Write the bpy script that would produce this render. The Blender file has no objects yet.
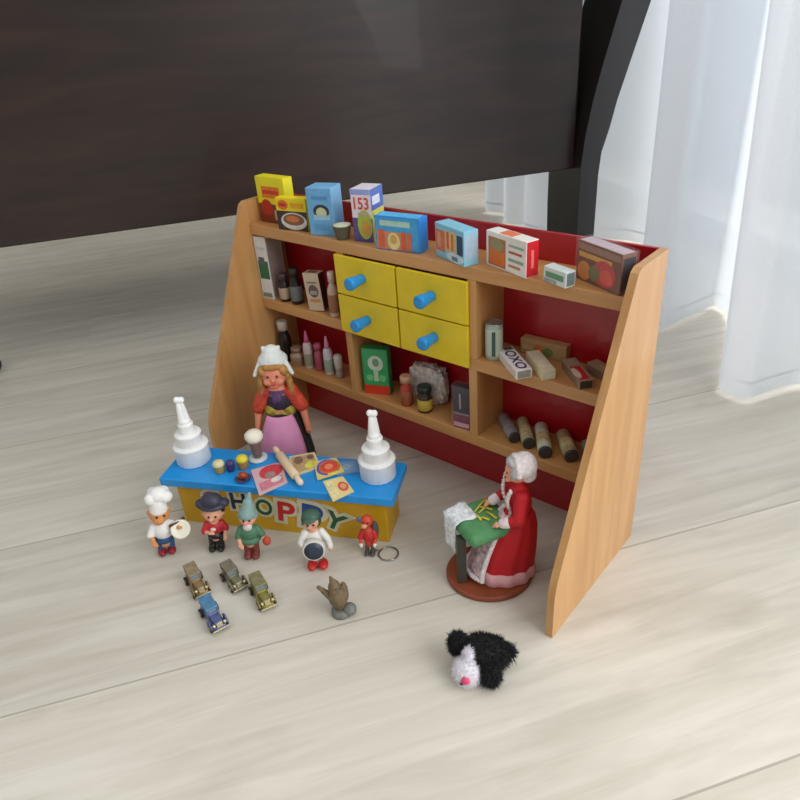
import bpy, bmesh, math, random
from mathutils import Vector, Matrix, Euler, noise
import numpy as np
R = math.radians
random.seed(7)
C = bpy.context.scene.collection
scene = bpy.context.scene

# ---------------------------------------------------------------- camera, world, light, exposure
cam_data = bpy.data.cameras.new('camera')
cam = bpy.data.objects.new('camera', cam_data); C.objects.link(cam)
cam.location = (0.83208, -0.67786, 0.60566)
cam.rotation_euler = (R(59.961), R(3.899), R(39.795))
cam_data.sensor_width = 36.0
cam_data.lens = 36.0 * 681.4 / 800.0
cam_data.clip_start = 0.01
scene.camera = cam

world = bpy.data.worlds.new('room_daylight'); scene.world = world
world.use_nodes = True
wb = world.node_tree.nodes['Background']
wb.inputs[0].default_value = (0.98, 0.985, 1.0, 1)
# a pale ceiling overhead, darker walls around
_n = world.node_tree.nodes; _l = world.node_tree.links
_tc = _n.new('ShaderNodeTexCoord'); _sx = _n.new('ShaderNodeSeparateXYZ'); _l.new(_tc.outputs['Generated'], _sx.inputs[0])
_mr = _n.new('ShaderNodeMapRange'); _mr.inputs['From Min'].default_value = 0.0; _mr.inputs['From Max'].default_value = 0.9
_mr.inputs['To Min'].default_value = 0.16; _mr.inputs['To Max'].default_value = 0.80
_l.new(_sx.outputs['Z'], _mr.inputs['Value']); _l.new(_mr.outputs[0], wb.inputs[1])

DIRA = R(56.03)                      # direction of the floor boards, towards the window
UA = Vector((math.cos(DIRA), math.sin(DIRA), 0)); UB = Vector((math.sin(DIRA), -math.cos(DIRA), 0))
def AB(a, b, z=0.0):
    return UA * a + UB * b + Vector((0, 0, z))

def area(name, loc, target, sx, sy, power, col=(1, 1, 1)):
    l = bpy.data.lights.new(name, 'AREA'); l.shape = 'RECTANGLE'; l.size = sx; l.size_y = sy
    l.energy = power; l.color = col
    o = bpy.data.objects.new(name, l); C.objects.link(o); o.location = loc
    o.rotation_euler = (Vector(target) - Vector(loc)).to_track_quat('-Z', 'Y').to_euler()
    return o
area('window_daylight', AB(1.42, 1.15, 1.2), AB(0, 0.75, 0.55), 4.2, 2.1, 105, (0.95, 0.975, 1.0))

vs = scene.view_settings
vs.view_transform = 'Standard'; vs.look = 'None'; vs.exposure = 0.22; vs.gamma = 1.0; vs.use_curve_mapping = False

# ---------------------------------------------------------------- materials
def lin(c):
    return tuple(((v / 255) / 12.92 if v / 255 <= 0.04045 else ((v / 255 + 0.055) / 1.055) ** 2.4) for v in c)
_M = {}
def mat(rgb, rough=0.5, metal=0.0, var=0.06, scale=40.0, bump=0.0, coat=0.0, name=None):
    key = (rgb, rough, metal, var, scale, bump, coat)
    if key in _M: return _M[key]
    m = bpy.data.materials.new(name or 'paint_%d_%d_%d' % rgb); m.use_nodes = True
    nt = m.node_tree; b = nt.nodes['Principled BSDF']
    b.inputs['Roughness'].default_value = rough; b.inputs['Metallic'].default_value = metal
    b.inputs['Coat Weight'].default_value = coat
    l = lin(rgb)
    tc = nt.nodes.new('ShaderNodeTexCoord'); nz = nt.nodes.new('ShaderNodeTexNoise')
    nz.inputs['Scale'].default_value = scale; nz.inputs['Detail'].default_value = 3
    nt.links.new(tc.outputs['Object'], nz.inputs['Vector'])
    rp = nt.nodes.new('ShaderNodeValToRGB')
    rp.color_ramp.elements[0].position = 0.3; rp.color_ramp.elements[1].position = 0.7
    rp.color_ramp.elements[0].color = tuple(max(0, v * (1 - var)) for v in l) + (1,)
    rp.color_ramp.elements[1].color = tuple(min(1, v * (1 + var)) for v in l) + (1,)
    nt.links.new(nz.outputs['Fac'], rp.inputs['Fac']); nt.links.new(rp.outputs['Color'], b.inputs['Base Color'])
    if bump:
        bp = nt.nodes.new('ShaderNodeBump'); bp.inputs['Strength'].default_value = bump; bp.inputs['Distance'].default_value = 0.001
        nt.links.new(nz.outputs['Fac'], bp.inputs['Height']); nt.links.new(bp.outputs['Normal'], b.inputs['Normal'])
    _M[key] = m
    return m

def grain(name, c0, c1, rough, stretch, scale, rot=(0, 0, 0), coat=0.0):
    m = bpy.data.materials.new(name); m.use_nodes = True
    nt = m.node_tree; b = nt.nodes['Principled BSDF']; b.inputs['Roughness'].default_value = rough
    b.inputs['Coat Weight'].default_value = coat
    tc = nt.nodes.new('ShaderNodeTexCoord'); mp = nt.nodes.new('ShaderNodeMapping')
    mp.inputs['Scale'].default_value = stretch; mp.inputs['Rotation'].default_value = rot
    nz = nt.nodes.new('ShaderNodeTexNoise'); nz.inputs['Scale'].default_value = scale; nz.inputs['Detail'].default_value = 6
    nz.inputs['Distortion'].default_value = 0.6
    nt.links.new(tc.outputs['Object'], mp.inputs['Vector']); nt.links.new(mp.outputs['Vector'], nz.inputs['Vector'])
    rp = nt.nodes.new('ShaderNodeValToRGB')
    rp.color_ramp.elements[0].position = 0.3; rp.color_ramp.elements[1].position = 0.7
    rp.color_ramp.elements[0].color = lin(c0) + (1,); rp.color_ramp.elements[1].color = lin(c1) + (1,)
    nt.links.new(nz.outputs['Fac'], rp.inputs['Fac']); nt.links.new(rp.outputs['Color'], b.inputs['Base Color'])
    return m

def floor_material():
    m = bpy.data.materials.new('pale_oak_boards'); m.use_nodes = True
    nt = m.node_tree; N = nt.nodes; L = nt.links; b = N['Principled BSDF']
    b.inputs['Roughness'].default_value = 0.42
    tc = N.new('ShaderNodeTexCoord'); sp = N.new('ShaderNodeSeparateXYZ'); L.new(tc.outputs['Object'], sp.inputs[0])
    def math_(op, a, bb=None):
        n = N.new('ShaderNodeMath'); n.operation = op
        for i, v in enumerate((a, bb)):
            if v is None: continue
            if isinstance(v, (int, float)): n.inputs[i].default_value = v
            else: L.new(v, n.inputs[i])
        return n.outputs[0]
    # board index across the boards: joints at y = -0.5154 + k * 0.2868 in the floor's own frame
    t = math_('DIVIDE', math_('ADD', sp.outputs['Y'], 0.5154 + 40 * 0.2868), 0.2868)
    idx = math_('FLOOR', t); fr = math_('FRACT', t)
    edge = math_('MINIMUM', fr, math_('SUBTRACT', 1.0, fr))
    joint = math_('LESS_THAN', edge, 0.0042)
    # end joints
    wn0 = N.new('ShaderNodeTexWhiteNoise'); wn0.noise_dimensions = '1D'; L.new(idx, wn0.inputs['W'])
    tx = math_('DIVIDE', math_('ADD', sp.outputs['X'], math_('MULTIPLY', wn0.outputs['Value'], 2.2)), 2.4)
    ix = math_('FLOOR', math_('ADD', tx, 20.35))
    wn = N.new('ShaderNodeTexWhiteNoise'); wn.noise_dimensions = '2D'
    cb = N.new('ShaderNodeCombineXYZ'); L.new(idx, cb.inputs[0]); L.new(ix, cb.inputs[1]); L.new(cb.outputs[0], wn.inputs['Vector'])
    off = N.new('ShaderNodeCombineXYZ'); L.new(math_('MULTIPLY', wn.outputs['Value'], 37.0), off.inputs[2])
    L.new(sp.outputs['X'], off.inputs[0]); L.new(sp.outputs['Y'], off.inputs[1])
    mp = N.new('ShaderNodeMapping'); mp.inputs['Scale'].default_value = (0.9, 11, 1); L.new(off.outputs[0], mp.inputs[0])
    g = N.new('ShaderNodeTexNoise'); g.inputs['Scale'].default_value = 3.2; g.inputs['Detail'].default_value = 8; g.inputs['Distortion'].default_value = 0.9
    g.inputs['Roughness'].default_value = 0.62
    L.new(mp.outputs[0], g.inputs['Vector'])
    mp2 = N.new('ShaderNodeMapping'); mp2.inputs['Scale'].default_value = (3.5, 8, 1); L.new(off.outputs[0], mp2.inputs[0])
    k = N.new('ShaderNodeTexNoise'); k.inputs['Scale'].default_value = 1.7; k.inputs['Detail'].default_value = 3; L.new(mp2.outputs[0], k.inputs['Vector'])
    r1 = N.new('ShaderNodeValToRGB'); L.new(g.outputs['Fac'], r1.inputs['Fac'])
    e = r1.color_ramp.elements
    e[0].position = 0.28; e[0].color = lin((190, 182, 166)) + (1,)
    e[1].position = 0.66; e[1].color = lin((215, 208, 194)) + (1,)
    r2 = N.new('ShaderNodeValToRGB'); L.new(k.outputs['Fac'], r2.inputs['Fac'])
    r2.color_ramp.elements[0].position = 0.26; r2.color_ramp.elements[0].color = (0.84, 0.83, 0.815, 1)
    r2.color_ramp.elements[1].position = 0.42; r2.color_ramp.elements[1].color = (1, 1, 1, 1)
    mx = N.new('ShaderNodeMix'); mx.data_type = 'RGBA'; mx.blend_type = 'MULTIPLY'; mx.inputs[0].default_value = 0.8
    L.new(r1.outputs[0], mx.inputs[6]); L.new(r2.outputs[0], mx.inputs[7])
    tone = math_('ADD', math_('MULTIPLY', wn.outputs['Value'], 0.10), 0.93)
    m2 = N.new('ShaderNodeMix'); m2.data_type = 'RGBA'; m2.blend_type = 'MULTIPLY'; m2.inputs[0].default_value = 1
    L.new(mx.outputs[2], m2.inputs[6]); L.new(tone, m2.inputs[7])
    m3 = N.new('ShaderNodeMix'); m3.data_type = 'RGBA'; L.new(math_('MULTIPLY', joint, 0.5), m3.inputs[0])
    L.new(m2.outputs[2], m3.inputs[6]); m3.inputs[7].default_value = lin((120, 110, 96)) + (1,)
    L.new(m3.outputs[2], b.inputs['Base Color'])
    bp = N.new('ShaderNodeBump'); bp.inputs['Strength'].default_value = 0.05; bp.inputs['Distance'].default_value = 0.002
    L.new(g.outputs['Fac'], bp.inputs['Height']); L.new(bp.outputs['Normal'], b.inputs['Normal'])
    return m

def cloth_sheer():
    m = bpy.data.materials.new('sheer_voile'); m.use_nodes = True
    nt = m.node_tree; N = nt.nodes; L = nt.links
    N.remove(N['Principled BSDF']); out = N['Material Output']
    d = N.new('ShaderNodeBsdfDiffuse'); d.inputs[0].default_value = lin((228, 231, 234)) + (1,)
    tr = N.new('ShaderNodeBsdfTranslucent'); tr.inputs[0].default_value = lin((220, 225, 230)) + (1,)
    tp = N.new('ShaderNodeBsdfTransparent'); tp.inputs[0].default_value = (1, 1, 1, 1)
    tc = N.new('ShaderNodeTexCoord'); wv = N.new('ShaderNodeTexNoise'); wv.inputs['Scale'].default_value = 300
    L.new(tc.outputs['Object'], wv.inputs['Vector'])
    mx = N.new('ShaderNodeMixShader'); mx.inputs[0].default_value = 0.5
    L.new(d.outputs[0], mx.inputs[1]); L.new(tr.outputs[0], mx.inputs[2])
    mr = N.new('ShaderNodeMapRange'); mr.inputs['To Min'].default_value = 0.02; mr.inputs['To Max'].default_value = 0.09
    L.new(wv.outputs['Fac'], mr.inputs['Value'])
    m2 = N.new('ShaderNodeMixShader'); L.new(mr.outputs[0], m2.inputs[0])
    L.new(mx.outputs[0], m2.inputs[1]); L.new(tp.outputs[0], m2.inputs[2]); L.new(m2.outputs[0], out.inputs['Surface'])
    return m

def clear_film(tint=(235, 238, 240), amount=0.94):
    m = bpy.data.materials.new('clear_film'); m.use_nodes = True
    nt = m.node_tree; N = nt.nodes; L = nt.links; b = N['Principled BSDF']; out = N['Material Output']
    b.inputs['Base Color'].default_value = lin(tint) + (1,); b.inputs['Roughness'].default_value = 0.12
    tp = N.new('ShaderNodeBsdfTransparent'); mx = N.new('ShaderNodeMixShader')
    nz = N.new('ShaderNodeTexNoise'); nz.inputs['Scale'].default_value = 60
    tc = N.new('ShaderNodeTexCoord'); L.new(tc.outputs['Object'], nz.inputs['Vector'])
    bp = N.new('ShaderNodeBump'); bp.inputs['Strength'].default_value = 0.5; bp.inputs['Distance'].default_value = 0.003
    L.new(nz.outputs['Fac'], bp.inputs['Height']); L.new(bp.outputs['Normal'], b.inputs['Normal'])
    mx.inputs[0].default_value = amount
    L.new(b.outputs[0], mx.inputs[1]); L.new(tp.outputs[0], mx.inputs[2]); L.new(mx.outputs[0], out.inputs['Surface'])
    return m

BEECH = grain('honey_beech', (184, 133, 77), (204, 155, 98), 0.38, (9, 9, 0.9), 5.0, coat=0.25)
BEECHX = grain('honey_beech_lengthwise', (182, 129, 74), (202, 150, 93), 0.38, (0.9, 9, 9), 5.0, coat=0.25)
RED = mat((168, 14, 26), 0.35, coat=0.3, name='red_lacquer')
YEL = mat((226, 196, 14), 0.42, coat=0.2, name='yellow_paint')
BLUE = mat((20, 142, 214), 0.38, coat=0.2, name='blue_paint')
DARKWOOD = grain('dark_stained_wood', (36, 25, 21), (54, 37, 30), 0.4, (1.2, 8, 8), 4.0, coat=0.1)
WHITE = mat((238, 238, 236), 0.5, name='white_plastic')

# ---------------------------------------------------------------- mesh building
class MB:
    def __init__(self): self.bm = bmesh.new(); self.mats = []
    def mi(self, m):
        if m not in self.mats: self.mats.append(m)
        return self.mats.index(m)
    def _fin(self, verts, faces, m, M, smooth):
        if M is not None:
            for v in verts: v.co = M @ v.co
        i = self.mi(m)
        for f in faces: f.material_index = i; f.smooth = smooth
    def box(self, a, b, m, bev=0.0, M=None, seg=2):
        g = bmesh.ops.create_cube(self.bm, size=1.0); vs_ = g['verts']
        a = Vector(a); b = Vector(b)
        for v in vs_: v.co = Vector([(a[i] + b[i]) / 2 + v.co[i] * (b[i] - a[i]) for i in range(3)])
        faces = list({f for v in vs_ for f in v.link_faces})
        if bev:
            es = list({e for v in vs_ for e in v.link_edges})
            r = bmesh.ops.bevel(self.bm, geom=es, offset=bev, segments=seg, affect='EDGES', profile=0.5)
            vs_ = r['verts']; faces = list({f for v in vs_ for f in v.link_faces})
            vs_ = list({v for f in faces for v in f.verts})
        self._fin(vs_, faces, m, M, False)
        return self
    def lathe(self, prof, m, M=None, seg=28, cap=True, smooth=True, wob=None):
        rings = []; vs_ = []; faces = []
        for (r, z) in prof:
            ring = []
            for k in range(seg):
                t = 2 * math.pi * k / seg; rr = r * (wob(t, z) if wob else 1)
                ring.append(self.bm.verts.new((rr * math.cos(t), rr * math.sin(t), z)))
            rings.append(ring); vs_ += ring
        for i in range(len(rings) - 1):
            for k in range(seg):
                faces.append(self.bm.faces.new((rings[i][k], rings[i][(k + 1) % seg], rings[i + 1][(k + 1) % seg], rings[i + 1][k])))
        i = self.mi(m)
        if cap:
            c0 = self.bm.faces.new(list(reversed(rings[0]))); c1 = self.bm.faces.new(rings[-1])
            c0.material_index = i; c1.material_index = i
        self._fin(vs_, faces, m, M, smooth)
        return self
    def tube(self, pts, rad, m, seg=10, M=None, closed=False):
        pts = [Vector(p) for p in pts]; n = len(pts)
        rad = rad if isinstance(rad, (list, tuple)) else [rad] * n
        rings = []; vs_ = []; faces = []
        up = Vector((0.123, 0.311, 0.942))
        for i, p in enumerate(pts):
            if closed: t = pts[(i + 1) % n] - pts[i - 1]
            else: t = pts[min(i + 1, n - 1)] - pts[max(i - 1, 0)]
            t.normalize(); x = t.cross(up)
            if x.length < 1e-3: x = t.cross(Vector((1, 0, 0)))
            x.normalize(); y = t.cross(x)
            ring = [self.bm.verts.new(p + (x * math.cos(a) + y * math.sin(a)) * rad[i]) for a in [2 * math.pi * k / seg for k in range(seg)]]
            rings.append(ring); vs_ += ring
        for i in range(n if closed else n - 1):
            A = rings[i]; B = rings[(i + 1) % n]
            for k in range(seg): faces.append(self.bm.faces.new((A[k], A[(k + 1) % seg], B[(k + 1) % seg], B[k])))
        if not closed:
            faces.append(self.bm.faces.new(list(reversed(rings[0])))); faces.append(self.bm.faces.new(rings[-1]))
        self._fin(vs_, faces, m, M, True)
        return self
    def ell(self, c, r, m, M=None, u=18, v=12):
        g = bmesh.ops.create_uvsphere(self.bm, u_segments=u, v_segments=v, radius=1.0); vs_ = g['verts']
        r = r if isinstance(r, (list, tuple)) else (r, r, r)
        for q in vs_: q.co = Vector([c[i] + q.co[i] * r[i] for i in range(3)])
        self._fin(vs_, list({f for q in vs_ for f in q.link_faces}), m, M, True)
        return self
    def prism(self, pts, d0, d1, m, fr=None, M=None):
        """polygon pts (u, v) extruded from depth d0 to d1; fr maps (u, v, d) to a point"""
        fr = fr or (lambda u, v, d: Vector((u, v, d)))
        a = [self.bm.verts.new(fr(u, v, d0)) for u, v in pts]; b = [self.bm.verts.new(fr(u, v, d1)) for u, v in pts]
        n = len(pts); faces = [self.bm.faces.new(list(reversed(a))), self.bm.faces.new(b)]
        for i in range(n): faces.append(self.bm.faces.new((a[i], a[(i + 1) % n], b[(i + 1) % n], b[i])))
        self._fin(a + b, faces, m, M, False)
        return self
    def add_mesh(self, me, m, M):
        n0 = len(self.bm.verts); f0 = len(self.bm.faces)
        self.bm.from_mesh(me); self.bm.verts.ensure_lookup_table(); self.bm.faces.ensure_lookup_table()
        self._fin(self.bm.verts[n0:], self.bm.faces[f0:], m, M, False)
        return self
    def build(self, name, parent=None, loc=(0, 0, 0), rot=None):
        bmesh.ops.recalc_face_normals(self.bm, faces=self.bm.faces[:])
        me = bpy.data.meshes.new(name); self.bm.to_mesh(me); self.bm.free()
        for m in self.mats: me.materials.append(m)
        o = bpy.data.objects.new(name, me); C.objects.link(o)
        if parent: o.parent = parent
        o.location = loc
        if rot: o.rotation_euler = rot
        return o

def tag(o, label=None, cat=None, group=None, kind=None):
    if label: o['label'] = label
    if cat: o['category'] = cat
    if group: o['group'] = group
    if kind: o['kind'] = kind
    return o
def thing(name, label, cat, loc=(0, 0, 0), rz=0.0, group=None):
    o = bpy.data.objects.new(name, None); C.objects.link(o); o.empty_display_size = 0.02
    o.location = loc; o.rotation_euler = (0, 0, R(rz))
    return tag(o, label, cat, group)
def struct(o): o['kind'] = 'structure'; return o

_T = {}
def text_mesh(s, depth=0.1, off=0.02):
    if (s, depth, off) in _T: return _T[(s, depth, off)]
    cu = bpy.data.curves.new('lettering', 'FONT'); cu.body = s; cu.extrude = depth; cu.align_x = 'CENTER'; cu.align_y = 'CENTER'
    cu.offset = off
    o = bpy.data.objects.new('lettering', cu); C.objects.link(o)
    bpy.context.view_layer.update()
    me = bpy.data.meshes.new_from_object(o.evaluated_get(bpy.context.evaluated_depsgraph_get()))
    bpy.data.objects.remove(o); _T[(s, depth, off)] = me
    return me

def blob_mesh(prims, vox, smooth=3, mats=None):
    """one continuous surface around ellipsoids ('e', centre, radii, mat) and tapered limbs ('c', p0, p1, r0, r1, mat), in metres"""
    mb = MB()
    for p in prims:
        if p[0] == 'e': mb.ell(p[1], p[2], p[3], u=20, v=14)
        else:
            a = Vector(p[1]); b = Vector(p[2]); d = b - a
            if d.length > 1e-6:
                n = 6; mb.tube([a + d * (i / n) for i in range(n + 1)], [p[3] + (p[4] - p[3]) * i / n for i in range(n + 1)], p[5], seg=14)
            mb.ell(a, p[3], p[5], u=14, v=10); mb.ell(b, p[4], p[5], u=14, v=10)
    o = mb.build('blob')
    rm = o.modifiers.new('r', 'REMESH'); rm.mode = 'VOXEL'; rm.voxel_size = vox; rm.use_smooth_shade = True
    sm = o.modifiers.new('s', 'SMOOTH'); sm.factor = 0.5; sm.iterations = smooth
    bpy.context.view_layer.update()
    me = bpy.data.meshes.new_from_object(o.evaluated_get(bpy.context.evaluated_depsgraph_get()))
    old = o.data; bpy.data.objects.remove(o); bpy.data.meshes.remove(old)
    ml = []
    for p in prims:
        if p[-1] not in ml: ml.append(p[-1])
    me.materials.clear()
    for m in ml: me.materials.append(m)
    n = len(me.polygons)
    cen = np.empty(n * 3); me.polygons.foreach_get('center', cen); cen = cen.reshape(n, 3)
    best = np.full(n, 1e9); idx = np.zeros(n, dtype=np.int32)
    for p in prims:
        if p[0] == 'e':
            r = p[2] if isinstance(p[2], (list, tuple)) else (p[2],) * 3
            q = (cen - np.array(p[1])) / np.array(r); d = (np.linalg.norm(q, axis=1) - 1) * min(r)
        else:
            a = np.array(p[1]); b = np.array(p[2]); ab = b - a; t = np.clip(((cen - a) @ ab) / max(ab @ ab, 1e-12), 0, 1)
            d = np.linalg.norm(cen - a - t[:, None] * ab, axis=1) - (p[3] + (p[4] - p[3]) * t)
        k = d < best; best[k] = d[k]; idx[k] = ml.index(p[-1])
    me.polygons.foreach_set('material_index', idx)
    me.polygons.foreach_set('use_smooth', np.ones(n, dtype=bool))
    return me
def mm(v): return tuple(x * 0.001 for x in v)
def E(c, r, m): return ('e', mm(c), mm(r) if isinstance(r, (tuple, list)) else (r * .001,) * 3, m)
def K(a, b, r0, r1, m): return ('c', mm(a), mm(b), r0 * .001, r1 * .001, m)
def blob(name, parent, prims, vox=0.0011, smooth=3, label=None):
    me = blob_mesh(prims, vox, smooth); me.name = name
    o = bpy.data.objects.new(name, me); C.objects.link(o); o.parent = parent
    if label: o['label'] = label
    return o
def hand(side, at, direction, r, m, curl=0.35, up=(0, 0, 1)):
    """palm and five fingers of a small hand at point at (mm), pointing along direction"""
    d = Vector(direction).normalized(); u = Vector(up); s = d.cross(u).normalized(); u = s.cross(d)
    a = Vector(at); out = [K(a, a + d * r * 1.3, r * 0.75, r * 0.85, m)]
    k = a + d * r * 1.3
    for i, ln in enumerate((1.25, 1.5, 1.4, 1.05)):
        b = k + s * (i - 1.5) * r * 0.48
        j = b + d * ln * r * 0.6 - u * curl * r * 0.5
        out += [K(b, j, r * 0.27, r * 0.25, m), K(j, j + d * ln * r * 0.45 - u * curl * r * 1.2, r * 0.25, r * 0.2, m)]
    t0 = a + d * r * 0.4 + s * side * r * 0.6; t1 = t0 + (d * 0.6 + s * side * 0.8) * r * 0.9
    out += [K(t0, t1, r * 0.3, r * 0.27, m), K(t1, t1 + d * r * 0.55, r * 0.26, r * 0.2, m)]
    return out

def package(name, label, cat, fl, ang, w, d, h, base, decals=(), group=None, tilt=None, bev=0.0006, sides=None, parts=()):
    """a printed carton: front-left bottom corner fl, turned by ang; decals = (face, shape, u0, v0, u1, v1, colour[, text])"""
    o = MB(); bm_ = mat(base, 0.35)
    o.box((0, 0, 0), (w, d, h), bm_, bev)
    cnt = {}
    def frame(face):
        return {'F': (lambda u, v, t: Vector((u * w, -t, v * h))), 'R': (lambda u, v, t: Vector((w + t, u * d, v * h))),
                'T': (lambda u, v, t: Vector((u * w, v * d, h + t))), 'L': (lambda u, v, t: Vector((-t, d - u * d, v * h)))}[face]
    for dc in decals:
        face, shp, u0, v0, u1, v1, col = dc[:7]; cnt[face] = cnt.get(face, 0) + 1
        t = 0.00012 * cnt[face]; fr = frame(face); mm_ = mat(col, 0.35, var=0.1, scale=120)
        if shp == 'rect': pts = [(u0, v0), (u1, v0), (u1, v1), (u0, v1)]
        elif shp == 'ell': pts = [((u0 + u1) / 2 + (u1 - u0) / 2 * math.cos(2 * math.pi * k / 20), (v0 + v1) / 2 + (v1 - v0) / 2 * math.sin(2 * math.pi * k / 20)) for k in range(20)]
        elif shp == 'tri': pts = [(u0, v0), (u1, v0), ((u0 + u1) / 2, v1)]
        elif shp == 'text':
            me = text_mesh(dc[7], 0.02); xs = [v.co.x for v in me.vertices]; ys = [v.co.y for v in me.vertices]
            cx, cy = (max(xs) + min(xs)) / 2, (max(ys) + min(ys)) / 2; sx, sy = max(xs) - min(xs), max(ys) - min(ys)
            n0 = len(o.bm.verts); f0 = len(o.bm.faces); o.bm.from_mesh(me); o.bm.verts.ensure_lookup_table(); o.bm.faces.ensure_lookup_table()
            for v in o.bm.verts[n0:]:
                v.co = fr((u0 + u1) / 2 + (v.co.x - cx) / sx * (u1 - u0), (v0 + v1) / 2 + (v.co.y - cy) / sy * (v1 - v0), t + 0.00002 + v.co.z * 0.002)
            i = o.mi(mm_)
            for f in o.bm.faces[f0:]: f.material_index = i
            continue
        o.prism(pts, 0.0, t, mm_, fr)
    b = o.build(name)
    b.location = fl; b.rotation_euler = (R(tilt[0]) if tilt else 0, R(tilt[1]) if tilt else 0, R(ang))
    return tag(b, label, cat, group)

def bottle(name, label, loc, parts, cat='bottle', group=None):
    """parts = [(part name, profile, colour, rough)]"""
    t = thing(name, label, cat, loc, 0, group)
    for pn, prof, col, rough in parts: MB().lathe(prof, mat(col, rough)).build(pn, t)
    return t

# ---------------------------------------------------------------- the setting
fl = MB(); fl.box((-4.5, -4.0, -0.05), (1.55, 4.5, 0.0), floor_material())
struct(fl.build('floor', rot=(0, 0, DIRA)))
WALLP = mat((224, 222, 214), 0.8, name='wall_plaster')
w = MB()
def abox(mb, a0, b0, z0, a1, b1, z1, m, bev=0.0):
    mb.box((a0, -b1, z0), (a1, -b0, z1), m, bev)
A0 = 1.12
abox(w, A0, -1.87, 0, A0 + .12, -1.15, 2.6, WALLP); abox(w, A0, 3.3, 0, A0 + .12, 3.9, 2.6, WALLP)
abox(w, A0, -1.15, 2.25, A0 + .12, 3.3, 2.6, WALLP)
struct(w.build('wall_window_side', rot=(0, 0, DIRA)))
FRAME = mat((236, 236, 232), 0.4, name='window_frame_white')
w = MB()
for b0, b1 in ((-1.15, -1.08), (0.34, 0.41), (1.80, 1.87), (3.23, 3.3)): abox(w, A0 + .03, b0, 0, A0 + .09, b1, 2.25, FRAME, 0.004)
abox(w, A0 + .03, -1.08, 0, A0 + .09, 3.23, 0.07, FRAME, 0.004); abox(w, A0 + .03, -1.08, 2.18, A0 + .09, 3.23, 2.25, FRAME, 0.004)
win = struct(w.build('window_1', rot=(0, 0, DIRA)))
g = MB(); abox(g, A0 + .057, -1.08, 0.07, A0 + .063, 3.23, 2.18, clear_film((240, 245, 248), 0.93)); g.build('pane', win)
w = MB(); abox(w, A0 - .012, -1.75, 0, A0, -1.15, .07, FRAME, .002); abox(w, A0 - .012, 3.3, 0, A0, 3.9, .07, FRAME, .002)
struct(w.build('baseboard_window_side', rot=(0, 0, DIRA)))

w = MB(); abox(w, -3.2, -1.87, 0, A0, -1.75, 2.6, WALLP); struct(w.build('wall_back', rot=(0, 0, DIRA)))
w = MB(); abox(w, -3.2, -1.75, 0, A0 - .012, -1.738, .07, FRAME, .002); struct(w.build('baseboard_back', rot=(0, 0, DIRA)))

def catmull(pts, n=10):
    out = []
    P = [pts[0]] + list(pts) + [pts[-1]]
    for i in range(1, len(P) - 2):
        for k in range(n):
            t = k / n; q = []
            for j in range(len(P[0])):
                p0, p1, p2, p3 = P[i - 1][j], P[i][j], P[i + 1][j], P[i + 2][j]
                q.append(0.5 * (2 * p1 + (p2 - p0) * t + (2 * p0 - 5 * p1 + 4 * p2 - p3) * t * t + (3 * p1 - p0 - 3 * p2 + p3) * t ** 3))
            out.append(tuple(q))
    out.append(tuple(pts[-1]))
    return out
# sheer curtain hanging in deep folds before the window: (a, b) of its hem
hem = [(.86, .98), (.80, .90), (.87, .81), (.79, .71), (.86, .61), (.78, .51), (.82, .42), (.86, .33), (.80, .279), (.738, .279), (.690, .281), (.668, .235), (.715, .195), (.80, .10), (.878, -.01),
       (.8915, -.059), (.8385, -.0425), (.78, -.025), (.722, -.008), (.70, -.06), (.76, -.13), (.87, -.19), (.95, -.28), (.99, -.40), (.98, -.52), (.90, -.60), (.79, -.66), (.76, -.73), (.81, -.79), (.76, -.87), (.80, -.94), (.76, -1.01), (.82, -1.06)]
path = catmull(hem, 8)
cur = thing('curtain', 'white sheer floor-length curtain hanging in deep folds at the window behind the shelf', 'curtain')
VOILE = cloth_sheer()
def sheet(z_of, nz, m, name):
    mb = MB(); rows = []
    for j in range(nz):
        row = []
        for i, (a, b) in enumerate(path):
            z = z_of(j, i); k = min(1.0, z / 2.2)
            aa = a - .12 * k * min(1.0, max(0.0, (b - .08) / .12))
            wob = 0.003 * math.sin(i * 0.3 + z * 1.6)
            row.append(mb.bm.verts.new(AB(aa + wob, b, z)))
        rows.append(row)
    for j in range(nz - 1):
        for i in range(len(path) - 1):
            f = mb.bm.faces.new((rows[j][i], rows[j][i + 1], rows[j + 1][i + 1], rows[j + 1][i])); f.smooth = True
    mb.mi(m)
    return mb.build(name, cur)
sheet(lambda j, i: 0.035 + (2.2 - .035) * j / 14, 15, VOILE, 'drape')
hm = sheet(lambda j, i: 0.006 + 0.004 * math.sin(i * .11) ** 2 + .03 * j, 2, VOILE, 'hem')
rail = MB(); rail.tube([AB(.93, -1.0, 2.215), AB(.93, 1.1, 2.215)], 0.012, mat((210, 210, 208), .3, name='rail_white')); rail.build('curtain_rail', cur)

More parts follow.
